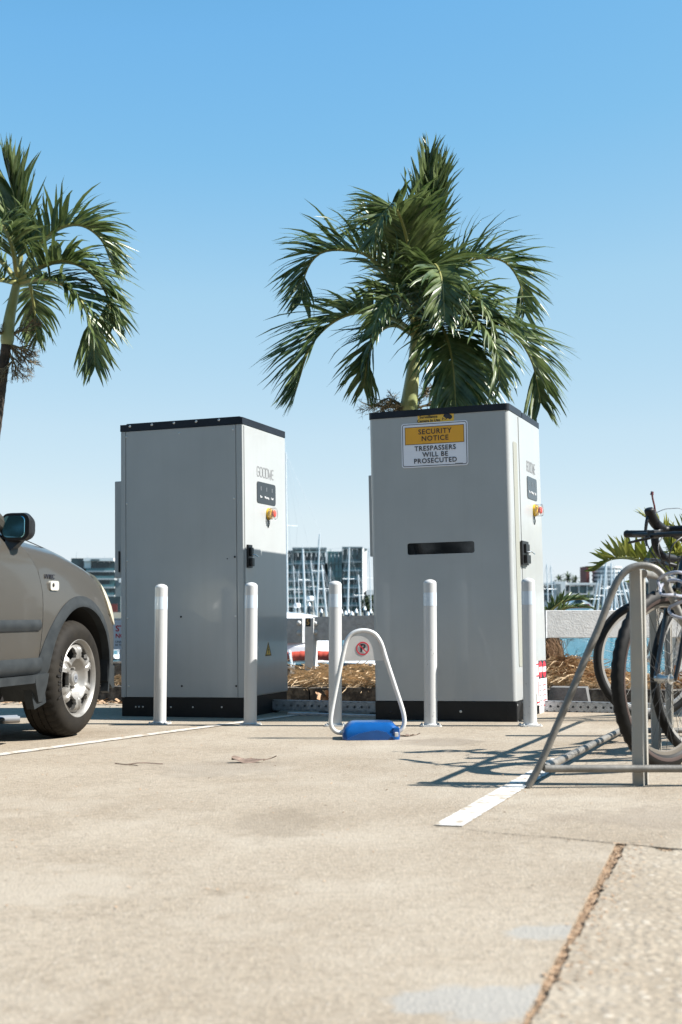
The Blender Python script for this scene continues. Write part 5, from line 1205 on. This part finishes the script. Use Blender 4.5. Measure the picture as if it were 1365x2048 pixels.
    if bar == 'flat':
        pts = [V((bc.x - .05, s_ * .285, bc.z + .015)) if abs(s_) == 1 else V((bc.x, s_ * .285, bc.z)) for s_ in (-1, -.35, 0, .35, 1)]; tube(bm, spline(pts, 30), .0125, 10); hb = obj('handlebar', bm, K['black'], root)
        for s_ in (-1, 1):
            bm = B(); c_ = V((bc.x - .05, s_ * .29, bc.z + .015)); d_ = V((.022, -s_ * .14, -.007)); tube(bm, [c_, c_ + d_ * .06, c_ + d_ * .1, c_ + d_ * .9, c_ + d_], [.017, .019, .0175, .0175, .0195], 14); obj('grip', bm, K['tape'], hb)
            bm = B(); lv = c_ + d_ * 1.25; tube(bm, [lv, lv + V((.04, 0, -.02)), lv + V((.065, s_ * .10, -.04))], [.011, .008, .006], 8); box(bm, (lv.x - .02, lv.y - .02, lv.z - .02), (lv.x + .03, lv.y + .02, lv.z + .018), .006); obj('brake_lever', bm, K['black'], hb)
    else:
        hw_ = .21; core = []
        for s_ in (-1, 1):
            dp = [V((bc.x, 0, bc.z)), V((bc.x, s_ * hw_ * .8, bc.z)), V((bc.x + .03, s_ * hw_, bc.z)), V((bc.x + .085, s_ * hw_, bc.z - .004)), V((bc.x + .12, s_ * hw_, bc.z - .045)), V((bc.x + .105, s_ * hw_, bc.z - .095)), V((bc.x + .05, s_ * hw_, bc.z - .135)), V((bc.x - .05, s_ * hw_, bc.z - .145))]
            tube(bm, spline(dp, 50), .0205, 10)
        hb = obj('handlebar', bm, K['tape'], root)
        for s_ in (-1, 1):
            bm = B(); h0 = V((bc.x + .075, s_ * hw_, bc.z)); tube(bm, spline([h0 + V((-.03, 0, .004)), h0 + V((.03, 0, .022)), h0 + V((.075, -s_ * .004, .055)), h0 + V((.098, -s_ * .006, .085)), h0 + V((.105, -s_ * .006, .102))], 16), [.022, .023, .025, .026, .0265, .027, .027, .027, .0265, .026, .026, .026, .026, .026, .025, .022, .016], 12); obj('brake_hood', bm, K['tape'], hb)
            bm = B(); tube(bm, spline([h0 + V((.095, 0, .075)), h0 + V((.118, 0, .03)), h0 + V((.115, s_ * .01, -.03)), h0 + V((.09, s_ * .02, -.085))], 14), [.010 - .004 * i / 14 for i in range(15)], 8); obj('brake_lever', bm, K['black'], hb)
            bm = B(); tube(bm, spline([h0 + V((.07, -s_ * .01, .075)), h0 + V((.02, -s_ * .07, .10)), h0 + V((-.04, -s_ * .14, .07)), V((ht.x + .05, 0, ht.z))], 20), .0025, 6); obj('brake_cable', bm, K['wire'], hb)
    return root
hd_b = V((-.72, -.69)).normalized()
bicycle('mountain bike with knobbly front tyre and flat handlebar nearest the rack end', (1.462, 6.02), hd_b, .397, .031, None, 'bikeblack', 'creamrim', 'sidewall', 'flat', True, 1.055)
bicycle('blue road bike with curved drop handlebar behind the rack posts', (1.735, 6.50), hd_b, .392, .021, None, 'bikeblue', 'bikerim', None, 'drop', False, 1.11)
bicycle('silver-rimmed thin-tyred bike at the far end of the rack', (1.99, 8.62), (-.97, -.24), .386, .027, None, 'bikegrey', 'bikerim', None, 'flat', False, 1.02, 'black')
bm = B(); p = P(1353, 1345, 6.3); box(bm, (p.x - .01, 6.29, p.z - .035), (p.x + .012, 6.305, p.z + .035), .004); setp(obj('reflector', bm, K['reflector']), 'orange reflector beside the blue bike fork', 'reflector')
bm = B(); a = P(1310, 1017, 6.64); tube(bm, spline([a + V((.005, .02, -.05)), a + V((.0, 0, 0)), P(1306, 998, 6.64), P(1304, 986, 6.64)], 12), .005, 6); tube(bm, [P(1304, 990, 6.64), P(1305, 983, 6.64)], [.010, .007], 6); setp(obj('flag_stick', bm, K['bikered']), 'thin dark red rod standing up above the drop handlebar', 'rod')

# ------------------------------------------------------------------ buildings across the water
YD = 400.0
def bx(u0, v0, u1, v1, Y, d, bev=0):
    """box with a measured front: returns lo, hi"""
    a, b = P(u0, v0, Y), P(u1, v1, Y); return (min(a.x, b.x), Y, min(a.z, b.z)), (max(a.x, b.x), Y + d, max(a.z, b.z))
def pbox(name, m, par, u0, v0, u1, v1, dy, d):
    bm = B(); lo, hi = bx(u0, v0, u1, v1, YD, d); lo = V(lo) + V((0, dy, 0)); hi = V(hi) + V((0, dy, 0)); box(bm, lo - V(par.location), hi - V(par.location)); return obj(name, bm, K[m], par, 0)
def block(par, u0, u1, floors, nb, slab='bldslab', glass=('bldglass', 'blddark'), bal=True, slab_t=3.0, seed=1, rec=1.4):
    """a stack of storeys: floor slabs, window bays with panes set back, and glass balustrades; floors = list of v of slab tops"""
    r = random.Random(seed)
    for i, (va, vb) in enumerate(zip(floors, floors[1:])):
        pbox('floor_slab', slab, par, u0, vb - slab_t / 2, u1, vb + slab_t / 2, 0, 9)
        step = (u1 - u0) / nb
        gl = glass[r.random() < .6]
        for k in range(nb):
            w_ = pbox('window', gl if r.random() < .8 else glass[0], par, u0 + step * k + .5, va + slab_t / 2, u0 + step * (k + 1) - .5, vb - slab_t / 2, rec, .3)
            pbox('mullion', 'bldgrey', w_, u0 + step * k - .3, va + slab_t / 2, u0 + step * k + .3, vb - slab_t / 2, rec - .25, .4)
        if bal: pbox('balustrade', 'bldbal', par, u0 + .6, vb - 6.2, u1 - .6, vb - slab_t / 2, .1, .12)
def building(label, u, v, g='apartment blocks across the harbour'):
    p = P(u, v, YD); return thing('apartment_building', label, 'building', (p.x, YD, 0), g)
ab = building('glass apartment block with white roof frame, left part seen between the cabinets', 610, 1220)
pbox('core', 'bldgrey', ab, 562, 1112, 686, 1236, 6, 10)
block(ab, 562, 586.5, [1103.5, 1128.5, 1145, 1162, 1179, 1196, 1213, 1230], 3, seed=2)
pbox('roof', 'bldgrey', ab, 560, 1101, 588, 1104, -.4, 14)
block(ab, 587, 651, [1098, 1127, 1144.5, 1161.5, 1179, 1196, 1213, 1230], 7, seed=3)
pbox('roof', 'bldgrey', ab, 585.5, 1095.3, 653, 1099.5, -1.5, 16); pbox('side_fin', 'bldwhite', ab, 652, 1096, 655.4, 1126.5, -1.5, 8); pbox('side_fin', 'bldgrey', ab, 585.5, 1099.5, 587, 1127, -1.5, 4)
pbox('fascia', 'bldwhite', ab, 587, 1101.5, 652, 1105.2, .4, .5)
pbox('roof_box', 'bldwhite', ab, 653.2, 1097, 664, 1105, 2, 8)
block(ab, 655.5, 685, [1104.5, 1127, 1140, 1153, 1170, 1187, 1204, 1230], 4, slab='bldglass', glass=('bldglass', 'bldbal'), bal=False, seed=4, rec=.5)
pbox('roof', 'bldglass', ab, 655.4, 1103, 686, 1106, -.3, 14)
ac_ = building('slimmer apartment tower with boxed top storey and white gable, near the notice cabinet', 705, 1220)
pbox('core', 'bldgrey', ac_, 686, 1108, 722, 1236, 5, 8)
block(ac_, 686.5, 724.5, [1096.5, 1124.5, 1141, 1158, 1175.5, 1193, 1211, 1230], 4, seed=5)
lo, hi = bx(684.5, 1094, 725, 1125, YD, 1)
bm = B(); o_ = V(ac_.location)
for u0, v0, u1, v1 in ((684.5, 1094, 725.5, 1096.8), (684.5, 1122.8, 725.5, 1125.2), (684.5, 1096.8, 686.3, 1122.8), (723.7, 1096.8, 725.5, 1122.8)):
    lo, hi = bx(u0, v0, u1, v1, YD, 6); box(bm, V(lo) - o_ - V((0, 1.6, 0)), V(hi) - o_ - V((0, 1.6, 0)))
obj('top_frame', bm, K['bldgrey'], ac_, 0)
a, b, c = P(725.6, 1097, YD), P(734, 1100, YD), P(725.6, 1228, YD)
bm = B(); prism(bm, [(a.x, YD - 1), (b.x, YD + 5), (b.x - .5, YD + 12), (a.x - 3, YD + 12)], c.z, a.z, M.Translation(-o_)); gb = obj('gable_wall', bm, K['bldwhite'], ac_, 0)
for i in range(5):
    q0 = V((a.x, YD - 1, 0)).lerp(V((b.x, YD + 5, 0)), .52); q1 = V((a.x, YD - 1, 0)).lerp(V((b.x, YD + 5, 0)), .72); zz = P(700, 1114 + 18 * i, YD).z; bm = B()
    prism(bm, [(q0.x, q0.y - .15), (q1.x, q1.y - .15), (q1.x, q1.y + .1), (q0.x, q0.y + .1)], zz - .45, zz + .45, M.Translation(-o_)); obj('window', bm, K['blddark'], gb, 0)
pbox('roof', 'bldgrey', ac_, 726, 1096.5, 735, 1099, 1, 10)
bm = B(); lo, hi = bx(733, 1180, 752, 1190, YD, 8); l2 = building('low white flat-roofed house right of slim tower', 745, 1190); box(bm, V(lo) - V(l2.location), V(hi) - V(l2.location)); obj('wall', bm, K['bldwhite'], l2, 0); pbox('window', 'blddark', l2, 733, 1190, 752, 1200, .3, 7)
al = building('terraced apartment block rising behind car bonnet', 200, 1200)
pbox('core', 'bldgrey', al, 146, 1124, 241, 1238, 5, 10)
block(al, 172, 229, [1121, 1142.5, 1158, 1175, 1191.5, 1208, 1224, 1240], 5, seed=7)
pbox('penthouse', 'bldwhite', al, 168, 1117, 181, 1136, .8, 8); pbox('roof', 'bldwhite', al, 168, 1116, 228, 1122, -.5, 10); pbox('roof_window', 'blddark', al, 183, 1118.5, 200, 1121, -.7, .3)
pbox('stair_box', 'blddark', al, 140, 1116, 167.5, 1140, 2, 8); pbox('podium', 'blddark', al, 190, 1193, 242, 1240, -.8, 6); pbox('podium_panel', 'bldbrick', al, 218, 1208, 236, 1226, -1.2, .4); pbox('side_block', 'bldgrey', al, 229.5, 1160, 243, 1193, 1.5, 8); pbox('side_block', 'bldwhite', al, 237, 1155, 243, 1165, 1.2, 8)
bm = B()
for u, v0 in ((153, 1105), (175, 1111), (208, 1112)): tube(bm, [P(u, 1117, YD + 4) - V(al.location), P(u + 1, v0, YD + 4) - V(al.location)], .08, 4)
obj('aerial', bm, K['wire'], al)
vl = building('low white waterfront terrace with wide windows, right of notice cabinet', 1150, 1200)
pbox('wall', 'bldwhite', vl, 1078, 1172, 1192, 1232, 2, 10); pbox('roof', 'bldwhite', vl, 1078, 1165.5, 1196, 1170, 0, 12); pbox('stair_tower', 'bldwhite', vl, 1108, 1163, 1131, 1200, -1, 8); pbox('tower_window', 'bldgrey', vl, 1111, 1168, 1121, 1190, -1.3, .4)
for u0, u1, v0, v1 in ((1086, 1107, 1172, 1185), (1126, 1139.5, 1172, 1182), (1143, 1158, 1172, 1187), (1160.5, 1175, 1172, 1187), (1176.5, 1189, 1172, 1181), (1131, 1141, 1189, 1200), (1162, 1176, 1190, 1202), (1179, 1189, 1189, 1198), (1090, 1104, 1190, 1202)):
    w_ = pbox('window', 'bldglass' if u0 % 2 else 'blddark', vl, u0, v0, u1, v1, 1.6, .5); pbox('mullion', 'bldwhite', w_, (u0 + u1) / 2 - .4, v0, (u0 + u1) / 2 + .4, v1, 1.4, .3)
for u in (1141, 1159, 1175.5): pbox('fin', 'bldwhite', vl, u - .8, 1170, u + .8, 1188, .3, 2)
for u in (1143, 1160): pbox('balcony', 'bldwhite', vl, u, 1187, u + 15.5, 1189, .2, 2)
ct = thing('round_tower', 'far round tower with pale floor bands and brick-red edge behind the masts', 'building', (P(1210, 1200, 520).x, 520, 0), 'apartment blocks across the harbour')
c = P(1220, 1135, 520); r0 = P(1250, 1135, 520).x - c.x; zt3 = P(1220, 1132, 520).z
for i in range(9):
    z1 = zt3 - i * 1.6; bm = B(); lathe(bm, [(0, z1 - .8), (r0, z1 - .8), (r0, z1), (0, z1)], 40, M.Translation((c.x - ct.location.x, r0, 0))); obj('floor_band', bm, K['bldwhite'], ct); bm = B(); lathe(bm, [(r0 * .95, z1 - 1.6), (r0 * .95, z1 - .8)], 40, M.Translation((c.x - ct.location.x, r0, 0))); obj('glazing', bm, K['bldgrey'], ct)
a, b = P(1175, 1132, 520), P(1182, 1180, 520); bm = B(); box(bm, V((a.x, 522, -1)) - V((ct.location.x, 520, 0)), V((b.x, 536, a.z)) - V((ct.location.x, 520, 0))); obj('brick_wall', bm, K['bldbrick'], ct, 0)
dk = building('dark slate waterfront block behind the bike rack', 1290, 1200); pbox('wall', 'blddark', dk, 1205, 1166, 1400, 1236, 4, 8); pbox('roof', 'bldgrey', dk, 1203, 1163.5, 1402, 1166.3, 3, 10)
for k in range(12): pbox('window', 'bldglass', dk, 1210 + 15 * k, 1175, 1221 + 15 * k, 1190, 3.6, .3)
# far palms and shrubs on the other bank
def crown(root, c, rx, rz, n, seed, m='farleaf', s=.5):
    r = random.Random(seed); vs_, fs = [], []
    for i in range(n):
        d = V((r.gauss(0, 1), r.gauss(0, 1), r.gauss(0, 1))).normalized() * r.random() ** .4; p = c + V((d.x * rx, d.y * rx, d.z * rz)) * (1 + .3 * noise.noise(d * 2.3)); a = V((r.gauss(0, 1), r.gauss(0, 1), r.gauss(0, .7))) * s; b = V((r.gauss(0, 1), r.gauss(0, 1), r.gauss(0, .7))) * s * .6; k = len(vs_); vs_ += [p - a, p + b, p + a]; fs.append((k, k + 1, k + 2))
    return soup('crown', vs_, fs, K[m], root)
for i, (u, v, rx, lab, trn) in enumerate(((1118, 1160, 2.0, 'far palm clump behind white terrace, leftmost crown', 0), (1136, 1156, 2.6, 'far palm clump behind the white terrace, tallest crown', 0), (1152, 1161, 1.7, 'far palm clump behind white terrace, rightmost low crown', 0), (738, 1212, 3.2, 'dark far tree beside slim tower foot', 1), (748, 1205, 2.6, 'far tree partly hidden by the notice cabinet', 1), (1183, 1206, 2.4, 'far dark shrub between terrace and masts', 1))):
    p = P(u, v, 412 if not trn else 385); t = thing('far_tree', lab, 'tree', (p.x, p.y, .3), 'trees on the far bank'); bm = B(); tube(bm, [V((0, 0, 0)), V((0, 0, p.z - .3))], [.3, .2], 6); obj('trunk', bm, K['trunk'], t)
    if trn: crown(t, V((0, 0, p.z - .3)), rx, rx * .9, 700, i)
    else:
        r_ = random.Random(i); vs_, fs = [], []
        for k in range(26):
            a = r_.uniform(0, 6.28); e = r_.uniform(-.2, 1.2); d = V((math.cos(a) * math.cos(e), math.sin(a) * math.cos(e), math.sin(e))); q = V((0, 0, p.z - .3)); s = d.cross(V((0, 0, 1))).normalized() * .22
            for j in range(4):
                q2 = q + d * rx * .33; n_ = len(vs_); vs_ += [q - s, q + s, q2 + s, q2 - s]; fs.append((n_, n_ + 1, n_ + 2, n_ + 3)); q = q2; d = (d + V((0, 0, -.35))).normalized()
        soup('crown', vs_, fs, K['farleaf'], t)

# ------------------------------------------------------------------ boats and masts
def sailboat(label, Y, mast_b, mast_t, wd_px, hull_px, stays=(), m='boat', boom=None, seed=0):
    """hull_px: (u0,u1) extent of the hull on the water at distance Y"""
    pm = P(*mast_b, Y); root = thing('sailing_boat', label, 'boat', (pm.x, Y, WZ), 'moored sailing boats'); O = V(root.location)
    u0, u1 = hull_px; x0, x1 = P(u0, 1230, Y).x - O.x, P(u1, 1230, Y).x - O.x; ln = x1 - x0; hb = ln * .15; hh = .11 * ln
    rings = []
    for i in range(13):
        t = i / 12; w_ = hb * math.sin(math.pi * min(1, .10 + .75 * t) ** 1.0) ** .8 * (1 if t < .98 else .1) if t < .999 else .02; sh = hh * (1 + .25 * (2 * t - 1) ** 2); x = x0 + ln * (1 - t)
        rings.append([V((x, y * w_, z * sh)) for y, z in ((0, -.25), (.6, -.05), (.9, .4), (1, 1), (.9, 1.02), (-.9, 1.02), (-1, 1), (-.9, .4), (-.6, -.05))])
    bm = B(); loft(bm, rings); obj('hull', bm, K[m], root, 50)
    bm = B(); cx0, cx1 = x0 + ln * .28, x0 + ln * .68; loft(bm, [[V((x, y * hb * .55 * k, hh + z * hh * .45)) for y, z in ((-1, 0), (-.85, .8), (-.4, 1), (.4, 1), (.85, .8), (1, 0))] for x, k in ((cx0, .7), (cx0 + ln * .1, 1), (cx1 - ln * .12, 1), (cx1, .55))]); cb = obj('cabin', bm, K['boat'], root, 40)
    bm = B(); box(bm, (cx0 + ln * .06, -hb * .56, hh * 1.1), (cx1 - ln * .14, hb * .56, hh * 1.28)); obj('cabin_window', bm, K['blddark'], cb, 0)
    mb = V((0, 0, hh * .9)); mt = P(*mast_t, Y) - O; mid = P(*mast_b, Y) - O
    mb = mid + (mid - mt) * ((mid.z - hh * .9) / max(.1, (mt.z - mid.z))) if mid.z > hh else mb
    wr = wd_px / F * Y * .62; bm = B(); tube(bm, [mb, mb.lerp(mt, .6), mt], [wr, wr * .95, wr * .75], 8); ms = obj('mast', bm, K['mast'], root)
    bm = B(); q = mb.lerp(mt, .62); tube(bm, [q + V((-.5, -.3, 0)), q, q + V((.5, .3, 0))], wr * .25, 5); obj('spreader', bm, K['mast'], ms); bm = B(); tube(bm, [mt, mt + V((0, 0, .5))], wr * .12, 4); obj('aerial', bm, K['mast'], ms)
    bm = B()
    for (u, v) in stays: tube(bm, [mt, P(u, v, Y + .3) - O], .0045 * Y / 60, 4)
    tube(bm, [mt, V((x1 - ln * .02, 0, hh * 1.2))], .0035 * Y / 60, 4); tube(bm, [mt, V((x0 + ln * .02, 0, hh * 1.1))], .0035 * Y / 60, 4)
    for s_ in (-1, 1): tube(bm, [mt, q + V((.5 * s_, .3 * s_, 0)), V((.2, s_ * hb * .9, hh))], .0035 * Y / 60, 4)
    obj('rigging', bm, K['wire'], root)
    bm = B(); bl = ln * .36; zb_ = hh * 1.75; tube(bm, [V((mb.x, 0, zb_)), V((mb.x - bl, 0, zb_ + .05))], wr * .7, 6); bo = obj('boom', bm, K['mast'], root)
    if boom:
        bm = B(); tube(bm, spline([V((mb.x - .1, 0, zb_ + .12)), V((mb.x - bl * .5, 0, zb_ + .16)), V((mb.x - bl, 0, zb_ + .10))], 12), [.22 - .008 * i for i in range(13)], 8); obj('sail_cover', bm, K[boom], bo)
    return root
LM = [((634, 1231), (640, 1068), 3.2, (600, 690), ((660, 1230), (612, 1230)), 'tallest bare mast between the cabinets, before the glass block'),
      ((611, 1224), (606, 1098), 4.2, (570, 650), ((585, 1225),), 'thick white mast left of the tallest mast'),
      ((633, 1230), (622, 1121), 2.2, (595, 672), (), 'leaning mast whose foot meets the tallest mast'),
      ((653.5, 1231), (644, 1130), 3.4, (615, 700), ((672, 1228),), 'leaning furled mast just right of tallest mast'),
      ((661, 1225), (661, 1135), 1.3, (640, 700), (), 'thin mast rising behind the middle bollard'),
      ((696, 1227), (699, 1095), 3.2, (655, 745), ((662, 1098), (665, 1110)), 'bare mast before the slim tower'),
      ((721, 1224), (717, 1149), 2.8, (690, 770), (), 'short white furled mast before the slim tower gable'),
      ((591, 1207), (587, 1131), 2.0, (550, 640), (), 'thin pale mast nearest the seamed cabinet'),
      ((598, 1199), (597, 1141), 1.6, (560, 640), (), 'short thin mast over the white cabin roof'),
      ((743, 1228), (739, 1096), 1.8, (715, 790), ((733, 1120),), 'mast half hidden by the notice cabinet edge'),
      ((1097, 1222), (1094, 1128), 2.0, (1060, 1150), (), 'mast nearest the notice cabinet on its right'),
      ((1107, 1218), (1102, 1131), 2.2, (1070, 1160), (), 'second mast right of the notice cabinet, before the stair tower')]
for i, (b_, t_, wd, hu, st_, lab) in enumerate(LM): sailboat(lab, 112 + 5 * (i % 5) + i, b_, t_, wd, hu, st_, seed=i)
LM2 = [((1185, 1224), (1197, 1160), 'silver'), ((1195, 1224), (1203, 1150), 'white'), ((1206, 1224), (1212, 1128), ''), ((1214, 1224), (1213, 1122), ''), ((1224, 1224), (1223, 1126), ''), ((1231, 1224), (1229, 1138), ''), ((1238, 1224), (1226, 1150), ''), ((1246, 1222), (1234, 1150), ''), ((1258, 1216), (1238, 1142), ''), ((1266, 1212), (1243, 1138), '')]
for i, (b_, t_, _) in enumerate(LM2): sailboat('boat in the mast cluster seen under the hoop, %s from the left' % ('first second third fourth fifth sixth seventh eighth ninth tenth'.split()[i]), 118 + 4.5 * i, b_, t_, 2.6 + (i % 3) * .5, (b_[0] - 40, b_[0] + 45), (), seed=i)
# tall mast grazing the near cabinet's edge
sailboat('very tall mast rising beside the seamed cabinet edge', 62, (575, 1190), (571.5, 905), 3.6, (480, 670), ((640, 1062), (586, 1180)), seed=33)
# near motor yacht with red canvas along its rail
YN = 25.0; o_ = P(600, 1240, YN); ny_ = thing('yacht', 'near white yacht with rolled red canvas seen under the fence rail', 'boat', (o_.x, YN, WZ)); O = V(ny_.location)
def N(u, v, dy=0): return P(u, v, YN + dy) - O
x0, x1 = N(470, 1330).x, N(735, 1330).x; ln = x1 - x0; zg = N(600, 1325).z
bm = B(); rings = []
for i in range(15):
    t = i / 14; w_ = 1.15 * math.sin(math.pi * min(1, .22 + .70 * t)) ** .7 if t < .999 else .03; rings.append([V((x0 + ln * t, y * w_ + 1.1, zg * z)) for y, z in ((0, -.4), (.7, 0), (.95, .5), (1, 1), (-1, 1), (-.95, .5), (-.7, 0))])
loft(bm, rings); obj('hull', bm, K['boatdark'], ny_, 50)
bm = B(); tube(bm, [V((p[3].x if False else p[4].x, p[4].y - .02, p[4].z + .01)) for p in rings], .045, 8); tube(bm, [V((p[3].x, p[3].y + .02, p[3].z + .01)) for p in rings], .045, 8); obj('gunwale', bm, K['boat'], ny_)
bm = B(); zc0, zc1 = zg, N(600, 1284).z
loft(bm, [[V((x, 1.1 + y * .85 * k, zc0 + (zc1 - zc0) * z * 1.0)) for y, z in ((-1, 0), (-.95, .75), (-.8, 1), (.8, 1), (.95, .75), (1, 0))] for x, k in ((x0 + .35, .9), (x0 + .6, 1), (x1 - 1.0, 1), (x1 - .5, .6))]); obj('cabin', bm, K['boat'], ny_, 30)
bm = B(); loft(bm, [[V((x, 1.1 + y * 1.0 * k, zc1 - .02 + (N(600, 1221).z - zc1) * z * k ** .5)) for y, z in ((-1, .6), (-.8, .85), (-.3, 1), (.3, 1), (.8, .85), (1, .6), (.9, .0), (-.9, .0))] for x, k in ((N(500, 1240).x, .85), (N(560, 1240).x, 1), (N(590, 1240).x, .93), (N(612, 1240).x, .84), (N(630, 1240).x, .74), (N(637, 1240).x, .62))]); obj('canopy', bm, K['boat'], ny_, 35)
bm = B(); pts = [N(u, v, -.12 + .0) for u, v in ((500, 1312), (572, 1313), (583, 1313), (600, 1312), (630, 1311), (655, 1312), (690, 1314))]
sp_ = spline(pts, 70); r_ = random.Random(2); tube(bm, sp_, [.088 + .003 * math.sin(i * .9) + .003 * r_.uniform(-1, 1) for i in range(71)], 12); rc = obj('rolled_canvas', bm, K['boatred'], ny_, 60)
bm = B()
for u in (581, 661): tube(bm, spline([N(u + dx, v, -.24 if v > 1303 else -.1) for dx, v in ((0, 1302), (1, 1306), (2, 1313), (3, 1321), (5, 1330))], 10), .012, 5)
obj('tie_rope', bm, K['boat'], rc)
bm = B()
for pts in (((582, 1326), (584, 1348)), ((590, 1326), (584, 1346)), ((636, 1326), (640, 1346)), ((578, 1300), (583, 1326))): tube(bm, [N(*pts[0], -.2), N(*pts[1], -.2)], .018, 6)
obj('davit', bm, K['boat'], ny_)
for u, v, w_ in ((595, 1211, 7.5), (621, 1197, 7.5)):
    c = N(u, v, .8); s = w_ / F * YN; bm = B(); lathe(bm, [(0, -.045), (s * .8, -.045), (s, -.03), (s, .02), (s * .75, .045), (0, .05)], 20, M.Translation(c)); rd_ = obj('radar_dome', bm, K['boat'], ny_)
    bm = B(); 
    for dx in (-.05, .05): tube(bm, [c + V((dx, 0, -.04)), V((c.x + dx * 1.6, c.y, N(600, 1232).z))], .012, 6)
    obj('bracket', bm, K['chrome'], rd_)
# other boats lying between rail and straw
for lab, u0, u1, v0, v1, Y in (('white dinghy hull glimpsed under the barrier panel', 690, 790, 1324, 1337, 21), ('white hull glimpsed between the car bumper and the seamed cabinet', 200, 275, 1312, 1330, 24)):
    c = P((u0 + u1) / 2, v1, Y); t = thing('dinghy', lab, 'boat', (c.x, Y, WZ)); a, b = P(u0, v0, Y) - V(t.location), P(u1, v1, Y) - V(t.location); bm = B(); rings = []
    for i in range(11):
        q = i / 10; w_ = .7 * math.sin(math.pi * min(1, .2 + .75 * q)) ** .7; rings.append([V((a.x + (b.x - a.x) * q, y * w_, z)) for y, z in ((0, -.15), (.8, .05), (.95, b.z), (1, a.z), (.9, a.z + .01), (-.9, a.z + .01), (-1, a.z), (-.95, b.z), (-.8, .05))])
    loft(bm, rings); obj('hull', bm, K['boat'], t, 50); bm = B(); tube(bm, [r[6] + V((0, -.02, -.02)) for r in rings], .03, 6); obj('rub_rail', bm, K['boatdark'], t)
    if u0 < 400:
        bm = B()
        for k in range(5): u = u0 + 12 + k * 12; tube(bm, [P(u, v0, Y - .5) - V(t.location), P(u + 2, v0 - 14, Y - .5) - V(t.location)], .02, 5)
        tube(bm, [P(u0, v0 - 14, Y - .5) - V(t.location), P(u1, v0 - 12, Y - .5) - V(t.location)], .02, 5); obj('rail', bm, K['boat'], t)
# motor cruiser on the right
YM = 105; c = P(1166, 1225, YM); mc_ = thing('motor_cruiser', 'white motor cruiser with raked dark windscreen above the right fence rail', 'boat', (c.x, YM, WZ)); O = V(mc_.location)
def Nm(u, v): q = P(u, v, YM) - O; return (q.x, q.z)
bm = B(); prism(bm, [Nm(1120, 1236), Nm(1190, 1238), Nm(1183, 1226), Nm(1180, 1212), Nm(1174, 1206), Nm(1166, 1202), Nm(1158, 1196), Nm(1148, 1196), Nm(1140, 1205), Nm(1122, 1212)], -1.2, 1.2, FACE_Y); obj('hull', bm, K['boat'], mc_, 30)
bm = B(); prism(bm, [Nm(1146, 1198), Nm(1157, 1198), Nm(1163, 1207), Nm(1142, 1207)], -1.25, 1.25, FACE_Y); obj('windscreen', bm, K['blddark'], mc_, 0)
bm = B(); prism(bm, [Nm(1124, 1213), Nm(1172, 1208), Nm(1177, 1213), Nm(1176, 1216), Nm(1124, 1217)], -1.26, 1.26, FACE_Y); obj('side_window', bm, K['bldbrick'], mc_, 0)
# mooring piles with white cone caps
ORD = 'first second third fourth fifth sixth seventh eighth ninth tenth'.split()
PILES = ((643, 1221, 70), (619, 1208, 72), (692, 1225, 64), (697.5, 1222, 66), (704.5, 1226, 74), (713, 1221, 62), (730, 1216, 58), (742, 1222, 66), (737, 1227, 74), (683, 1222, 70), (1234, 1219, 106), (1243, 1215, 104), (1250, 1218, 108), (1259, 1214, 103), (1223, 1220, 112))
for i, (u, v, Y) in enumerate(PILES):
    p = P(u, v, Y); s = 3.3 / F * Y; t = thing('mooring_pile', ('%s white-capped mooring pile from the left, between the cabinets' % ORD[sorted(x[0] for x in PILES if x[0] < 1000).index(u)]) if u < 1000 else ('%s white-capped mooring pile from the left, under the hoop by the bike rack' % ORD[sorted(x[0] for x in PILES if x[0] > 1000).index(u)]), 'mooring pile', (p.x, Y, WZ), ['piles between the cabinets', 'piles by the mast cluster'][u > 1000]); zt4 = p.z - WZ
    bm = B(); tube(bm, [V((0, 0, -1)), V((0, 0, zt4 - s))], s * .85, 10); obj('shaft', bm, K['boatdark'], t); bm = B(); lathe(bm, [(s, zt4 - s * 1.2), (s, zt4 - s * .8), (s * .35, zt4 + s * .9), (0, zt4 + s * 1.2)], 12); obj('cone_cap', bm, K['boat'], t)
